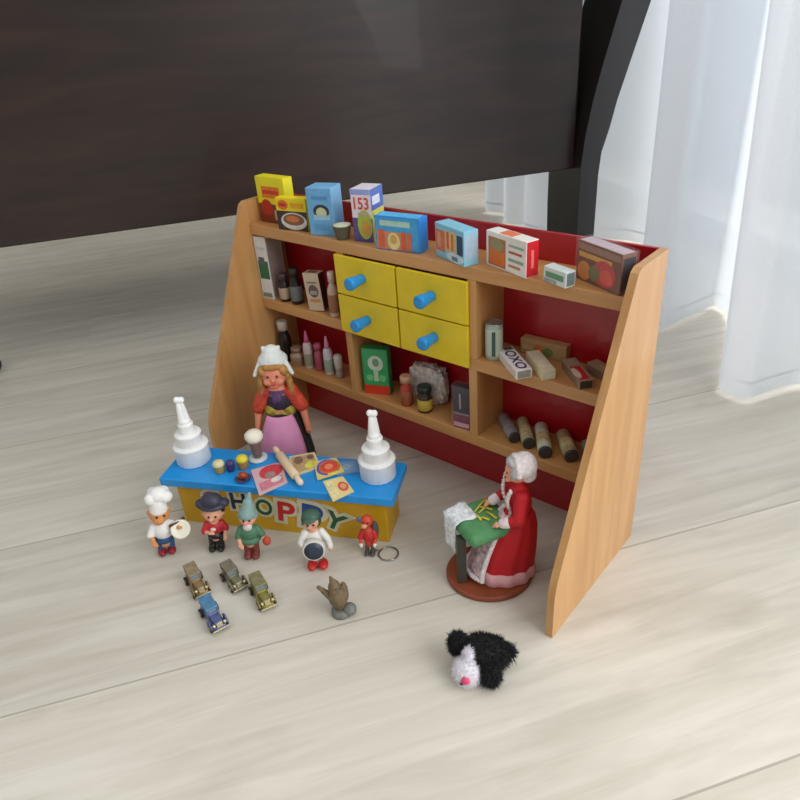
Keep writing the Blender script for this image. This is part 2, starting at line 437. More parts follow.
# dark furniture: long apron between two slab legs that flare outwards
fur = thing('sideboard', 'large dark brown wooden furniture piece with sabre legs standing behind the toy shelf', 'furniture', (0, 0, 0), math.degrees(DIRA))
BLEG = 0.08
def FB(name, *boxes, m=DARKWOOD, bev=0.004):
    mb = MB()
    for bx_ in boxes: abox(mb, *bx_, m, bev)
    return mb.build(name, fur)
FB('front_board', (-.84, -.42, .2535, .722, -.39, .80))
FB('underside', (-.84, -.90, .285, .70, -.42, .31), m=mat((30, 22, 19), .6, name='dark_underside'))
FB('back_board', (-.84, -.93, .265, .70, -.90, .80))
FB('top_board', (-.86, -.95, .80, .74, -.37, .83))
def slab(name, b0, b1, m):
    o = [(.726, 0.0), (.722, .06), (.720, .15), (.720, .267), (.726, .33), (.739, .40), (.757, .47), (.78, .55), (.81, .65), (.86, .80)]
    i = [(.925, .80), (.88, .65), (.848, .55), (.822, .47), (.798, .395), (.785, .341), (.769, .29), (.765, .24), (.765, .09), (.768, 0.0)]
    mb = MB(); mb.prism(o + i, b0, b1, m, fr=lambda u, v, d: Vector((u, -d, v)))
    return mb.build(name, fur)
DW2 = grain('dark_stained_leg', (30, 27, 26), (40, 35, 33), .38, (8, 8, 1), 4.0, coat=0.1)
slab('leg', -.51, -.355, DW2)
# the far front leg ends in a rounded foot that curls forward
ft = MB(); ft.tube([(-.76, .44, .30), (-.75, .43, .20), (-.72, .42, .11), (-.67, .405, .045), (-.605, .395, .020)], [.03, .028, .024, .02, .018], DW2, seg=14)
ft.ell((-.600, .394, .0192), (.019, .019, .019), DW2); ft.build('leg', fur)
lb = MB(); abox(lb, BLEG, -.90, 0.0, BLEG + .06, -.84, .29, DW2, .004); lb.build('leg', fur)
lb = MB(); abox(lb, -.84, -.90, 0.0, -.78, -.84, .29, DW2, .004); lb.build('leg', fur)

# ---------------------------------------------------------------- the toy shelf
W, H, D, d0, h1, t = 0.60, 0.3768, 0.2046, 0.0711, 0.0677, 0.0085
z3, z2, z1, ts, ys = 0.3438, 0.2278, 0.1166, 0.0155, 0.0651
shelf = thing('toy_shelf', 'wooden toy shop shelf unit with slanted sides, red back and four yellow drawers', 'toy shelf')
def side_profile():
    p = [(0, 0), (0, H), (-d0 + .006, H), (-d0 - .001, H - .004)]
    # rounded knee between the slanted edge and the short upright foot
    sl = Vector((D - d0, h1 - H)).normalized()
    for k in range(7):
        a = k / 6; q0 = Vector((-(D) + .0, h1)); s0 = Vector((-D + sl.x * .02, h1 - sl.y * .02)); s1 = Vector((-D, h1 - .02))
        v = s0 * (1 - a) ** 2 + q0 * 2 * a * (1 - a) + s1 * a * a
        p.append((v.x, v.y))
    p.append((-D, 0))
    return p
for x0, x1, lb_ in ((0, t, None), (W - t, W, None)):
    mb = MB(); mb.prism(side_profile(), x0, x1, BEECH, fr=lambda u, v, d: Vector((d, u, v)))
    bmesh.ops.bevel(mb.bm, geom=[e for e in mb.bm.edges if abs(e.calc_face_angle(0)) > 1.2], offset=0.0008, segments=2, affect='EDGES')
    mb.build('side_panel', shelf)
mb = MB(); mb.box((t, -.0045, 0), (W - t, 0, H), RED, .0005); mb.build('back_panel', shelf)
for zt in (z3, z2, z1):
    mb = MB(); mb.box((t, -ys, zt - ts), (W - t, -.0045, zt), BEECHX, .0009); mb.build('shelf_board', shelf)
for x0, x1 in ((.1855, .1975), (.3975, .4095)):
    mb = MB(); mb.box((x0, -ys, z2), (x1, -.0045, z3 - ts), BEECH, .0006); mb.box((x0, -ys, z1), (x1, -.0045, z2 - ts), BEECH, .0006); mb.build('divider', shelf)
KN = {(0, 0): (.2345, .3015), (1, 0): (.3490, .3005), (0, 1): (.2368, .2435), (1, 1): (.3500, .2460)}
for i, (x0, x1) in enumerate(((.1845, .2905), (.2930, .4005))):
    for j, (za, zb) in enumerate(((.2722, .3268), (.2154, .2706))):
        mb = MB(); mb.box((x0, -.0700, za), (x1, -.0655, zb), YEL, .0012)
        dr = mb.build('drawer', shelf)
        b = MB(); zb0, zb1 = max(za + .004, z2 + .0005), zb - .006
        xa, xb = max(x0 + .004, .199), min(x1 - .004, .396)
        b.box((xa, -.0655, zb0), (xa + .004, -.008, zb1), BEECH); b.box((xb - .004, -.0655, zb0), (xb, -.008, zb1), BEECH)
        b.box((xa, -.012, zb0), (xb, -.008, zb1), BEECH); b.box((xa, -.0655, zb0), (xb, -.008, zb0 + .003), BEECH); b.build('drawer_box', dr)
        kx, kz = KN[(i, j)]
        k = MB(); M = Matrix.Translation((kx, -.0700, kz)) @ Matrix.Rotation(R(90), 4, 'X')
        k.lathe([(.0062, 0), (.0066, .003), (.0072, .012), (.0084, .021), (.0086, .0245), (.0078, .0265), (.005, .0272)], BLUE, M); k.build('knob', dr)

# ---------------------------------------------------------------- groceries on the top board
Z = z3 + .0002
TOPG = 'miniature grocery packets on the top board'
package('soup_box', 'tall yellow miniature box with red print at the left end of the top board', 'toy box', (.0155, -.0465, Z), 2, .0580, .0180, .0655, (226, 214, 20),
        [('F', 'rect', .0, .0, 1, .42, (120, 48, 30)), ('F', 'rect', .18, .55, .82, .80, (222, 120, 20)), ('F', 'ell', .1, .15, .5, .52, (176, 40, 26)), ('F', 'rect', .55, .08, .9, .3, (200, 150, 110)), ('F', 'rect', .22, .64, .78, .72, (200, 50, 20)),
         ('R', 'rect', .1, .1, .9, .4, (130, 60, 40))], TOPG)
package('soup_box', 'low yellow miniature box picturing a bowl of soup before the tall yellow one', 'toy box', (.0735, -.0632, Z), 12, .0510, .0150, .0445, (232, 206, 22),
        [('F', 'rect', 0, 0, 1, .6, (52, 40, 34)), ('F', 'ell', .12, .02, .98, .56, (206, 200, 190)), ('F', 'ell', .2, .16, .9, .52, (120, 84, 60)), ('F', 'ell', .3, .26, .74, .46, (204, 112, 54)),
         ('F', 'ell', .08, .64, .42, .94, (214, 110, 24)), ('F', 'rect', .14, .74, .36, .84, (190, 40, 24)), ('F', 'rect', .5, .7, .92, .86, (218, 160, 24))], TOPG)
package('cereal_box', 'pale blue upright miniature box with a dark round emblem', 'toy box', (.1381, -.0625, Z), 18, .0375, .0300, .0635, (120, 176, 218),
        [('F', 'rect', .03, .02, .97, .98, (104, 164, 208)), ('F', 'ell', .22, .38, .86, .66, (40, 52, 66)), ('F', 'ell', .33, .38, .75, .60, (190, 196, 150)), ('F', 'rect', .22, .34, .86, .44, (150, 188, 206)),
         ('F', 'rect', .2, .76, .8, .83, (80, 140, 190)), ('F', 'rect', .2, .12, .8, .26, (90, 150, 196))], TOPG)
bottle('toy_tub', 'small dark grey tub with a cream top before the pale blue box', (.1900, -.0455 - .0065, Z),
       [('cup', [(.0082, 0), (.0088, .001), (.0122, .0165), (.0128, .0172), (.0126, .0180)], (92, 88, 70), .5), ('lid', [(.0118, .0180), (.0120, .0188), (.008, .0196), (.002, .0198)], (214, 214, 180), .5)], 'toy tub', TOPG).location.y = -.053
package('detergent_box', 'white upright miniature box with red and lime print and a violet foot', 'toy box', (.2120, -.0540, Z), 14, .0290, .0330, .0670, (226, 218, 226),
        [('F', 'rect', 0, .0, 1, .46, (84, 72, 130)), ('F', 'ell', .25, .05, .98, .62, (170, 184, 60)), ('F', 'ell', .45, .12, .9, .4, (206, 150, 60)), ('F', 'text', .14, .62, .88, .85, (206, 74, 44), '153'), ('F', 'rect', .3, .52, .8, .56, (190, 150, 170)),
         ('F', 'rect', 0, .9, 1, 1, (150, 160, 214)), ('R', 'rect', 0, .6, 1, 1, (70, 100, 176)), ('R', 'rect', 0, .0, 1, .6, (206, 206, 84)), ('R', 'rect', .1, .7, .7, .86, (210, 214, 230))], TOPG)
package('biscuit_box', 'wide blue miniature box with a row of orange shapes', 'toy box', (.2590, -.0640, Z), 8, .0640, .0205, .0420, (44, 134, 214),
        [('F', 'rect', .03, .04, .97, .97, (66, 156, 206)), ('F', 'rect', .12, .72, .8, .88, (170, 204, 190)), ('F', 'rect', .04, .03, .82, .56, (196, 130, 96)), ('F', 'rect', .08, .06, .22, .6, (206, 96, 60)), ('F', 'ell', .28, .02, .56, .54, (222, 204, 140)), ('F', 'ell', .35, .2, .5, .48, (206, 160, 80)),
         ('F', 'rect', .6, .06, .7, .58, (204, 92, 60)), ('F', 'rect', .74, .06, .82, .56, (200, 104, 72)), ('T', 'rect', .05, .1, .95, .9, (90, 184, 232))], TOPG)
package('rusk_box', 'turned light blue miniature box with orange pictures, right of the wide blue one', 'toy box', (.3420, -.0495, Z), -20, .0590, .0200, .0405, (140, 200, 222),
        [('F', 'rect', .02, .2, .36, .82, (200, 120, 84)), ('F', 'rect', .08, .3, .2, .76, (222, 150, 110)), ('F', 'rect', .36, .3, .74, .86, (222, 186, 120)), ('F', 'rect', .42, .34, .5, .84, (204, 90, 60)), ('F', 'rect', .58, .34, .66, .82, (200, 120, 60)), ('F', 'rect', .78, .3, .96, .84, (46, 66, 96)), ('F', 'ell', .42, .02, .98, .3, (206, 218, 226)), ('F', 'rect', .6, .08, .8, .2, (90, 120, 150)),
         ('R', 'rect', .1, .2, .9, .9, (170, 196, 214))], TOPG)
package('tea_box', 'white and orange miniature box with a bright red end', 'toy box', (.4130, -.0480, Z), -17.5, .0665, .0175, .0400, (236, 230, 222),
        [('F', 'rect', .06, .06, .5, .86, (178, 110, 64)), ('F', 'rect', .1, .1, .48, .5, (216, 112, 36)), ('F', 'ell', .12, .5, .46, .84, (150, 140, 90)), ('F', 'rect', .58, .74, .94, .8, (150, 170, 150)), ('F', 'rect', .58, .56, .9, .62, (180, 90, 70)), ('F', 'rect', .58, .34, .94, .42, (150, 170, 150)), ('F', 'rect', .58, .18, .86, .24, (190, 120, 90)),
         ('R', 'rect', .04, .02, .98, .98, (206, 34, 44)), ('R', 'rect', .4, .25, .6, .75, (236, 120, 120)), ('T', 'rect', .3, .1, .62, .9, (226, 120, 80))], TOPG)
package('stock_cube_box', 'very small white and green miniature packet right of the red-ended box', 'toy box', (.4946, -.0630, Z), -18, .0328, .0135, .0168, (214, 220, 212),
        [('F', 'rect', .1, .35, .9, .72, (96, 150, 112)), ('F', 'rect', .05, .05, .6, .28, (150, 160, 160)), ('R', 'rect', .1, .1, .9, .9, (110, 130, 130)), ('T', 'rect', .1, .15, .9, .85, (200, 214, 210))], TOPG)
pk = package('sweet_box', 'brown miniature box in clear wrap at the right end of the top board', 'toy box', (.5195, -.0385, Z), -24, .0660, .0190, .0415, (116, 66, 46),
        [('F', 'rect', .02, .8, .98, .96, (150, 110, 90)), ('F', 'rect', .05, .62, .8, .74, (206, 150, 60)), ('F', 'ell', .04, .04, .34, .52, (206, 130, 60)), ('F', 'ell', .4, .04, .9, .7, (190, 60, 50)), ('F', 'ell', .3, .1, .55, .5, (110, 110, 70)), ('F', 'ell', .56, .12, .84, .5, (214, 80, 60)), ('R', 'rect', .1, .1, .9, .9, (40, 30, 34)), ('T', 'rect', .02, .1, .98, .9, (190, 170, 176))], TOPG)
f_ = MB(); f_.box((-.0008, -.0012, -.0), (.0672, .0203, .0430), clear_film()); f_.build('clear_wrapper', pk)

# ---------------------------------------------------------------- upper left compartment
Z = z2 + .0002; G2 = 'miniature groceries in the upper left compartment'
package('milk_carton', 'tall white miniature carton with a green patch in the upper left compartment', 'toy carton', (.0100, -.0640, Z), 8, .0225, .0340, .0975, (214, 210, 206),
        [('F', 'rect', .1, .33, .95, .62, (44, 104, 72)), ('F', 'rect', .2, .56, .7, .68, (90, 100, 100)), ('F', 'rect', .15, .8, .9, .84, (190, 196, 200)), ('F', 'rect', .1, .03, .9, .1, (120, 130, 110)), ('R', 'rect', .05, .03, .95, .97, (150, 136, 126))], G2)
def jar(name, label, loc, r, h, body, cap, lab, grp, capr=None, neck=.75):
    capr = capr or r * .8
    ps = [('body', [(r * .9, 0), (r, .001), (r, h * .55), (r * .92, h * .62), (capr * .75, h * neck), (capr * .75, h * .8)], body, .25)]
    if lab: ps.append(('label', [(r + .0001, h * .1), (r + .0004, h * .11), (r + .0004, h * .5), (r + .0001, h * .51)], lab, .6))
    ps.append(('cap', [(capr, h * .78), (capr, h * .97), (capr * .85, h)], cap, .4))
    return bottle(name, label, loc, ps, group=grp)
jar('sauce_bottle', 'dark miniature bottle with a beige label beside the tall white carton', (.0500, -.0520, Z), .0088, .043, (44, 30, 30), (70, 54, 60), (176, 150, 126), G2)
jar('sauce_bottle', 'dark miniature bottle with a small grey label next to the leaning beige carton', (.0745, -.0500, Z), .0092, .055, (36, 28, 28), (38, 30, 30), (104, 110, 108), G2)
package('coffee_carton', 'beige miniature carton with a dark oval mark, leaning a little in the upper left compartment', 'toy carton', (.1125, -.0625, Z), 14, .0262, .0150, .0570, (196, 172, 146),
        [('F', 'ell', .2, .36, .85, .7, (90, 80, 76)), ('F', 'rect', .3, .44, .75, .54, (160, 146, 130)), ('F', 'rect', .2, .24, .85, .32, (190, 130, 60)), ('F', 'rect', .2, .74, .8, .78, (120, 104, 96)), ('R', 'rect', .02, .02, .98, .98, (64, 34, 36)), ('T', 'rect', .2, .2, .8, .8, (110, 90, 76))], G2, tilt=(0, -4))
jar('lotion_bottle', 'slim cream miniature bottle with a brown stripe, partly behind the drawers', (.1600, -.0560, Z), .0078, .066, (196, 172, 150), (214, 196, 182), (150, 100, 70), G2, capr=.005)

# ---------------------------------------------------------------- lower left compartment
Z = z1 + .0002; G3 = 'miniature bottles in the lower left compartment'
jar('wine_bottle', 'dark miniature bottle with a round white cap behind the bonnet doll', (.0240, -.0480, Z), .0105, .070, (38, 30, 28), (206, 196, 180), None, G3, capr=.0085)
jar('honey_pot', 'squat beige miniature pot beside the dark bottle with the white cap', (.0500, -.0480, Z), .0112, .030, (166, 140, 116), (150, 120, 100), (140, 112, 92), G3, capr=.009, neck=.7)
def spout(name, label, x, y, r, h, body, tip, lab):
    return bottle(name, label, (x, y, Z), [('body', [(r * .9, 0), (r, .001), (r, h * .58), (r * .8, h * .66), (r * .45, h * .7)], body, .35),
        ('label', [(r + .0001, h * .08), (r + .0004, h * .09), (r + .0004, h * .4), (r + .0001, h * .41)], lab, .6),
        ('cap', [(r * .55, h * .69), (r * .5, h * .78), (r * .22, h * .98), (r * .1, h)], tip, .4)], group=G3)
spout('glue_bottle', 'white miniature bottle with a pink pointed tip nearest the squat pot', .0755, -.0460, .0076, .064, (206, 190, 186), (206, 96, 130), (150, 146, 120))
jar('shampoo_bottle', 'pink miniature bottle between two white pointed ones', (.0965, -.0440, Z), .0066, .046, (176, 84, 104), (180, 90, 110), (166, 70, 90), G3, capr=.0058)
spout('glue_bottle', 'white miniature bottle with a pale pink pointed tip beside the short white tube', .1185, -.0440, .0074, .064, (214, 204, 208), (214, 150, 176), (150, 170, 150))
bottle('cream_tube', 'short white miniature tube next to the left divider', (.1400, -.0440, Z),
       [('cap', [(.0052, 0), (.0055, .001), (.0056, .012)], (150, 140, 130), .4), ('body', [(.0056, .012), (.0062, .020), (.0070, .034), (.0058, .0375), (.002, .038)], (206, 198, 186), .4)], 'tube', G3)

# ---------------------------------------------------------------- middle compartment below the drawers
G4 = 'miniature groceries below the drawers'
package('tea_box', 'green and white miniature box with a red foot below the drawers', 'toy box', (.2076, -.0600, Z), 22, .0388, .0150, .0730, (52, 150, 84),
        [('F', 'rect', 0, 0, 1, .2, (206, 56, 34)), ('F', 'rect', .04, .22, .96, .98, (56, 158, 92)), ('F', 'ell', .22, .52, .82, .86, (196, 204, 186)), ('F', 'rect', .42, .3, .6, .56, (176, 200, 170)), ('F', 'ell', .4, .62, .66, .8, (110, 150, 110)), ('F', 'ell', .12, .3, .4, .44, (110, 190, 120)), ('F', 'ell', .62, .3, .9, .44, (110, 190, 120))], G4)
bg = thing('sweet_bag', 'crumpled silvery plastic bag behind the small jars below the drawers', 'bag', (.3010, -.0250, Z), 6, G4)
b_ = MB(); bmesh.ops.create_icosphere(b_.bm, subdivisions=4, radius=1.0)
for v in b_.bm.verts:
    n = v.co.copy(); s = 1 + .16 * noise.noise(n * 3.1) + .12 * noise.noise(n * 7.3)
    c = Vector([math.copysign(abs(n[i]) ** .6, n[i]) for i in range(3)])
    v.co = Vector((c.x * .0285 * s, c.y * .0125 * s, max(0.0, .0285 + c.z * .0285 * s)))
b_.mi(mat((196, 186, 178), .3, .1, var=.3, scale=130, bump=.6, name='crumpled_film')); b_.build('bag_body', bg)
b_ = MB()
for k in range(9): b_.tube([(-.020 + .005 * k, .000, .050), (-.021 + .0052 * k, .003 * math.sin(k * 1.7), .0575)], [.0032, .0012], mat((186, 176, 170), .3, .2, var=.3, scale=200))
b_.build('gathered_top', bg)
jar('syrup_bottle', 'small orange miniature bottle with a beige cap and red foot before the silvery bag', (.2800, -.0510, Z), .0086, .046, (176, 60, 44), (200, 150, 120), (150, 84, 50), G4, capr=.008, neck=.72)
jar('mustard_jar', 'miniature jar with a yellow label and dark green lid before the silvery bag', (.3120, -.0500, Z), .0104, .039, (58, 50, 34), (30, 44, 36), (190, 160, 60), G4, capr=.0102, neck=.7)
pk = package('chocolate_box', 'dark upright miniature pack with a plum foot beside the right divider', 'toy box', (.3690, -.0625, Z), 8, .0245, .0120, .0620, (44, 26, 28),
        [('F', 'rect', .02, .0, .98, .34, (116, 40, 62)), ('F', 'rect', .04, .04, .96, .14, (206, 150, 164)), ('F', 'rect', .02, .34, .98, .38, (140, 120, 120)), ('F', 'rect', .4, .48, .5, .84, (160, 140, 140))], G4)
f_ = MB(); f_.box((-.0008, -.0012, 0), (.0253, .0128, .0630), clear_film()); f_.build('clear_wrapper', pk)

# ---------------------------------------------------------------- upper right compartment
Z = z2 + .0002; G5 = 'miniature groceries in the upper right compartment'
tin = thing('food_tin', 'pale green and white miniature tin standing against the right divider', 'tin', (.4235, -.0480, Z), 30, G5)
MB().lathe([(.0098, 0), (.0102, .0006), (.0102, .0445), (.0098, .0452)], mat((170, 184, 170), .3, .2)).build('can', tin)
MB().lathe([(.0104, .005), (.0106, .0055), (.0106, .039), (.0104, .0395)], mat((186, 196, 178), .5)).build('label', tin)
MB().lathe([(.0103, .0452), (.0103, .0466), (.0095, .0466), (.0090, .0455)], mat((190, 190, 188), .25, .8)).build('rim', tin)
s_ = MB(); s_.box((-.0022, -.0110, .006), (.0022, -.0098, .038), mat((52, 84, 78), .5)); s_.build('stripe', tin)
package('pudding_box', 'long beige miniature box with orange and green spots at the back of the compartment', 'toy box', (.4430, -.0195, Z), 3, .0600, .0130, .0200, (176, 140, 96),
        [('F', 'ell', .3, .2, .5, .8, (200, 110, 60)), ('F', 'ell', .5, .1, .72, .7, (110, 130, 70)), ('F', 'rect', .05, .3, .28, .6, (190, 160, 120)), ('T', 'rect', .05, .1, .95, .9, (190, 156, 112)), ('T', 'ell', .35, .2, .6, .8, (206, 150, 90))], G5)
package('stock_cube_box', 'white miniature packet with dark round lettering jutting over the board edge', 'toy box', (.4250, -.0450, Z), -37, .0640, .0195, .0115, (226, 222, 214),
        [('T', 'rect', .03, .06, .97, .94, (222, 220, 218)), ('T', 'text', .2, .2, .95, .85, (44, 38, 76), 'OXO'), ('T', 'rect', .03, .35, .16, .9, (90, 80, 70)), ('R', 'rect', .1, .1, .9, .9, (150, 150, 140)), ('F', 'rect', .05, .1, .95, .9, (214, 208, 196))], G5)
package('candle_box', 'plain cream miniature packet lying beside the white lettered one', 'toy box', (.4600, -.0350, Z), -40, .0540, .0165, .0120, (216, 206, 170),
        [('T', 'rect', .05, .1, .95, .9, (222, 214, 186)), ('R', 'rect', .1, .1, .9, .9, (206, 206, 176))], G5)
package('cocoa_packet', 'flat miniature packet with a red top panel near the right side', 'toy box', (.5035, -.0290, Z), -42, .0560, .0170, .0110, (150, 126, 104),
        [('T', 'rect', .4, .1, .95, .8, (186, 40, 36)), ('T', 'ell', .45, .0, .9, .45, (206, 190, 170)), ('T', 'rect', .04, .1, .36, .9, (160, 140, 120)), ('R', 'rect', .1, .1, .9, .9, (60, 54, 48)), ('F', 'rect', .1, .1, .9, .9, (130, 110, 92))], G5)
package('noodle_packet', 'brown-beige miniature packet behind the red-topped one at the right side', 'toy box', (.5330, -.0240, Z), -24, .0440, .0150, .0130, (150, 122, 94),
        [('T', 'rect', .05, .1, .95, .9, (164, 138, 108)), ('F', 'rect', .1, .15, .9, .8, (130, 104, 80)), ('T', 'ell', .3, .2, .7, .8, (180, 156, 128))], G5)

# ---------------------------------------------------------------- lower right compartment: five rolls lying down
Z = z1; G6 = 'miniature rolls lying in the lower right compartment'
ROLLS = [((.4180, -.0175), (.4545, -.0500), .0076, (140, 132, 134), 'grey miniature roll lying nearest the right divider'),
         ((.4445, -.0125), (.4765, -.0515), .0078, (176, 172, 130), 'olive-banded miniature roll lying second from the divider'),
         ((.4720, -.0125), (.5035, -.0580), .0086, (206, 210, 190), 'pale grey-green miniature roll lying in the middle of the five'),
         ((.5030, -.0125), (.5330, -.0480), .0088, (170, 150, 112), 'brown and beige miniature roll lying fourth from the divider'),
         ((.5360, -.0135), (.5640, -.0460), .0076, (140, 148, 126), 'dark green miniature roll lying nearest the right side panel')]
for (p0, p1, r, col, lb_) in ROLLS:
    dx, dy = p1[0] - p0[0], p1[1] - p0[1]; ln = math.hypot(dx, dy)
    tr = thing('biscuit_roll', lb_, 'roll', (p0[0], p0[1], Z + r + .0003), math.degrees(math.atan2(dy, dx)), G6)
    M = Matrix.Rotation(R(90), 4, 'Y')
    MB().lathe([(r * .9, 0), (r, .001), (r, ln - .001), (r * .9, ln)], mat(col, .4, var=.25, scale=90), M).build('wrapper', tr)
    MB().lathe([(r * .94, ln), (r * .98, ln + .0006), (r * .98, ln + .003), (r * .7, ln + .0036)], mat((58, 54, 54), .4), M).build('end_cap', tr)
    b2 = tuple(max(0, int(c * .62)) for c in col)
    MB().lathe([(r + .0001, ln * .42), (r + .0003, ln * .43), (r + .0003, ln * .8), (r + .0001, ln * .81)], mat((206, 190, 140) if r > .0077 else (146, 138, 140), .5, var=.3, scale=150), M).build('label', tr)

# ---------------------------------------------------------------- shop counter
CA = 26.86; CL, CW, CH, CT = .3234, .0787, .0821, .0125
cnt = thing('shop_counter', 'small toy shop counter with a bright blue top and a yellow front reading Shoppy', 'toy counter', (.0847, -.3423, 0), CA)
c_ = MB(); c_.box((0, 0, CH - CT), (CL, CW, CH), BLUE, .0016); c_.build('counter_top', cnt)
c_ = MB(); YC = mat((206, 158, 12), .45, name='counter_yellow')
c_.box((.0142, .0127, 0), (CL - .0142, .0187, CH - CT), YC, .0008); c_.box((.0142, .0187, 0), (.0202, CW - .0060, CH - CT), YC, .0008)
c_.box((CL - .0202, .0187, 0), (CL - .0142, CW - .0060, CH - CT), YC, .0008); c_.build('counter_base', cnt)
c_ = MB(); c_.box((.0205, .0192, .030), (CL - .0205, CW - .0080, .034), YC); c_.build('inner_shelf', cnt)
CREAM = mat((206, 202, 170), .5, name='letter_cream')
def letter(ch, s, z, hgt, wid, col, rot):
    mb = MB(); base = Matrix.Translation((s, .0127, z)) @ Matrix.Rotation(R(rot), 4, 'Y') @ Matrix.Rotation(R(90), 4, 'X')
    me = text_mesh(ch, 0.5); xs = [v.co.x for v in me.vertices]; ys_ = [v.co.y for v in me.vertices]
    sx, sy = wid / (max(xs) - min(xs)), hgt / (max(ys_) - min(ys_)); cx, cy = (max(xs) + min(xs)) / 2, (max(ys_) + min(ys_)) / 2
    S = Matrix.Diagonal((sx, sy, .0010, 1)) @ Matrix.Translation((-cx, -cy, 0))
    mb.add_mesh(me, mat(col, .4), base @ Matrix.Translation((0, 0, .0016)) @ S)
    me2 = text_mesh(ch, 0.5, 0.12)
    S2 = Matrix.Diagonal((sx * 1.06, sy * 1.04, .0012, 1)) @ Matrix.Translation((-cx, -cy, 0))
    mb.add_mesh(me2, CREAM, base @ Matrix.Translation((0, 0, .0006)) @ S2)
    o = mb.build('letter', cnt); return o
for ch, s, z, h_, wd, col, rt, nm in (('S', .0640, .045, .026, .020, (176, 30, 36), -6, 'red'), ('H', .1040, .046, .027, .022, (22, 36, 66), 0, 'navy'), ('O', .1400, .0400, .026, .023, (22, 84, 44), 4, 'green'),
                                      ('P', .1715, .0355, .033, .024, (190, 26, 34), 6, 'red'), ('P', .2075, .0325, .038, .029, (28, 66, 130), 9, 'blue'), ('Y', .2385, .0285, .028, .029, (26, 88, 48), 24, 'green')):
    o = letter(ch, s, z, h_, wd, col, rt); o['label'] = '%s letter %s' % (nm, ch)

cs, sn = math.cos(R(CA)), math.sin(R(CA))
def on_counter(s, v, z=0.0): return (.0847 + s * cs - v * sn, -.3423 + s * sn + v * cs, CH + .0002 + z)

# tiered cakes
def cake(label, loc, r, h, lean, rz):
    t = thing('wedding_cake', label, 'toy cake', loc, rz, 'white tiered cakes on the counter')
    fl_ = lambda n, a: (lambda th, z: 1 + a * math.cos(n * th))
    zz = 0
    for i, (rr, hh) in enumerate(((1.0, .27), (.75, .17), (.43, .14), (.34, .05))):
        MB().lathe([(r * rr * .96, zz), (r * rr, zz + h * .01), (r * rr, zz + h * (hh - .035)), (r * rr * 1.05, zz + h * (hh - .02)), (r * rr * .97, zz + h * hh), (r * rr * .5, zz + h * hh + .0004)], WHITE, wob=fl_(18, .012), seg=54).build('tier', t)
        zz += h * hh
    p = []
    for sx_, hgt in ((-1, 1.0), (1, .94)):
        x = sx_ * r * .12; z0 = zz * 1000; X = x * 1000
        top = h * 1000 - z0
        p += [K((X, 0, z0 - 1), (X, 0, z0 + top * .6 * hgt), r * 230, r * 120, WHITE), E((X, 0, z0 + top * .80 * hgt), (r * 190, r * 190, r * 200), WHITE), K((X, 0, z0 + top * .5), (X * .3, -2.2, z0 + top * .38), r * 60, r * 50, WHITE)]
    blob('bride_and_groom_topper', t, p, .0009)
    return t
cake('white tiered toy cake at the left end of the blue counter', on_counter(.0285, .0475), .0232, .104, 0, 70)
cake('white tiered toy cake at the right end of the blue counter', on_counter(.2925, .0470), .0232, .102, 0, 60)

def cupcake(label, s, v, cup, top, r, h):
    t = thing('cupcake', label, 'toy cupcake', on_counter(s, v), 0, 'little pots in a row on the counter')
    MB().lathe([(r * .78, 0), (r * .8, .0005), (r, h * .62), (r * .95, h * .64)], mat(cup, .5), wob=lambda th, z: 1 + .03 * math.cos(16 * th), seg=48).build('cup', t)
    MB().lathe([(r * 1.02, h * .60), (r * 1.04, h * .72), (r * .9, h * .9), (r * .4, h)], mat(top, .5)).build('topping', t)
cupcake('tiny toy pot with a cream top next to the left cake', .0785, .0250, (150, 130, 70), (214, 204, 150), .0075, .0180)
cupcake('tiny dark purple toy pot between two pale-topped ones', .0925, .0300, (52, 40, 96), (60, 46, 100), .0058, .0165)
cupcake('tiny toy pot with a bright yellow top', .1065, .0385, (150, 110, 60), (214, 196, 40), .0078, .0195)
fr = thing('toy_roast', 'tiny reddish brown toy roast on a dark dish before the rolling pin', 'toy food', on_counter(.1180, .0130), 10)
MB().lathe([(.0062, 0), (.0092, .001), (.0108, .003), (.0102, .0034)], mat((70, 60, 80), .4)).build('dish', fr)
blob('roast', fr, [E((0, 0, 7), (7.5, 6, 4.5), mat((150, 62, 34), .4)), E((3, -2, 10), (4, 3.6, 3), mat((176, 70, 40), .4)), E((-3, -3, 7), (2.6, 2.6, 2.6), mat((226, 170, 140), .4))], .0007)
MB().ell((.0085, -.003, .0055), (.0026, .0026, .0022), mat((50, 40, 90), .4)).build('garnish', fr)
ic = thing('milkshake_glass', 'clear toy glass of brown drink with a domed cream top on the counter', 'toy drink', on_counter(.1180, .0615), 0)
MB().lathe([(.0125, 0), (.0135, .001), (.0128, .003), (.006, .004)], mat((196, 202, 206), .2)).build('base', ic)
MB().lathe([(.0062, .004), (.0070, .012), (.0082, .030), (.0084, .032)], mat((104, 62, 40), .3)).build('drink', ic)
MB().lathe([(.0072, .004), (.0082, .012), (.0096, .032), (.0098, .034)], clear_film((214, 220, 224), .9), cap=False).build('glass', ic)
MB().lathe([(.0098, .030), (.0125, .035), (.0120, .040), (.008, .0440), (.001, .0455)], mat((232, 226, 206), .5)).build('cream_top', ic)

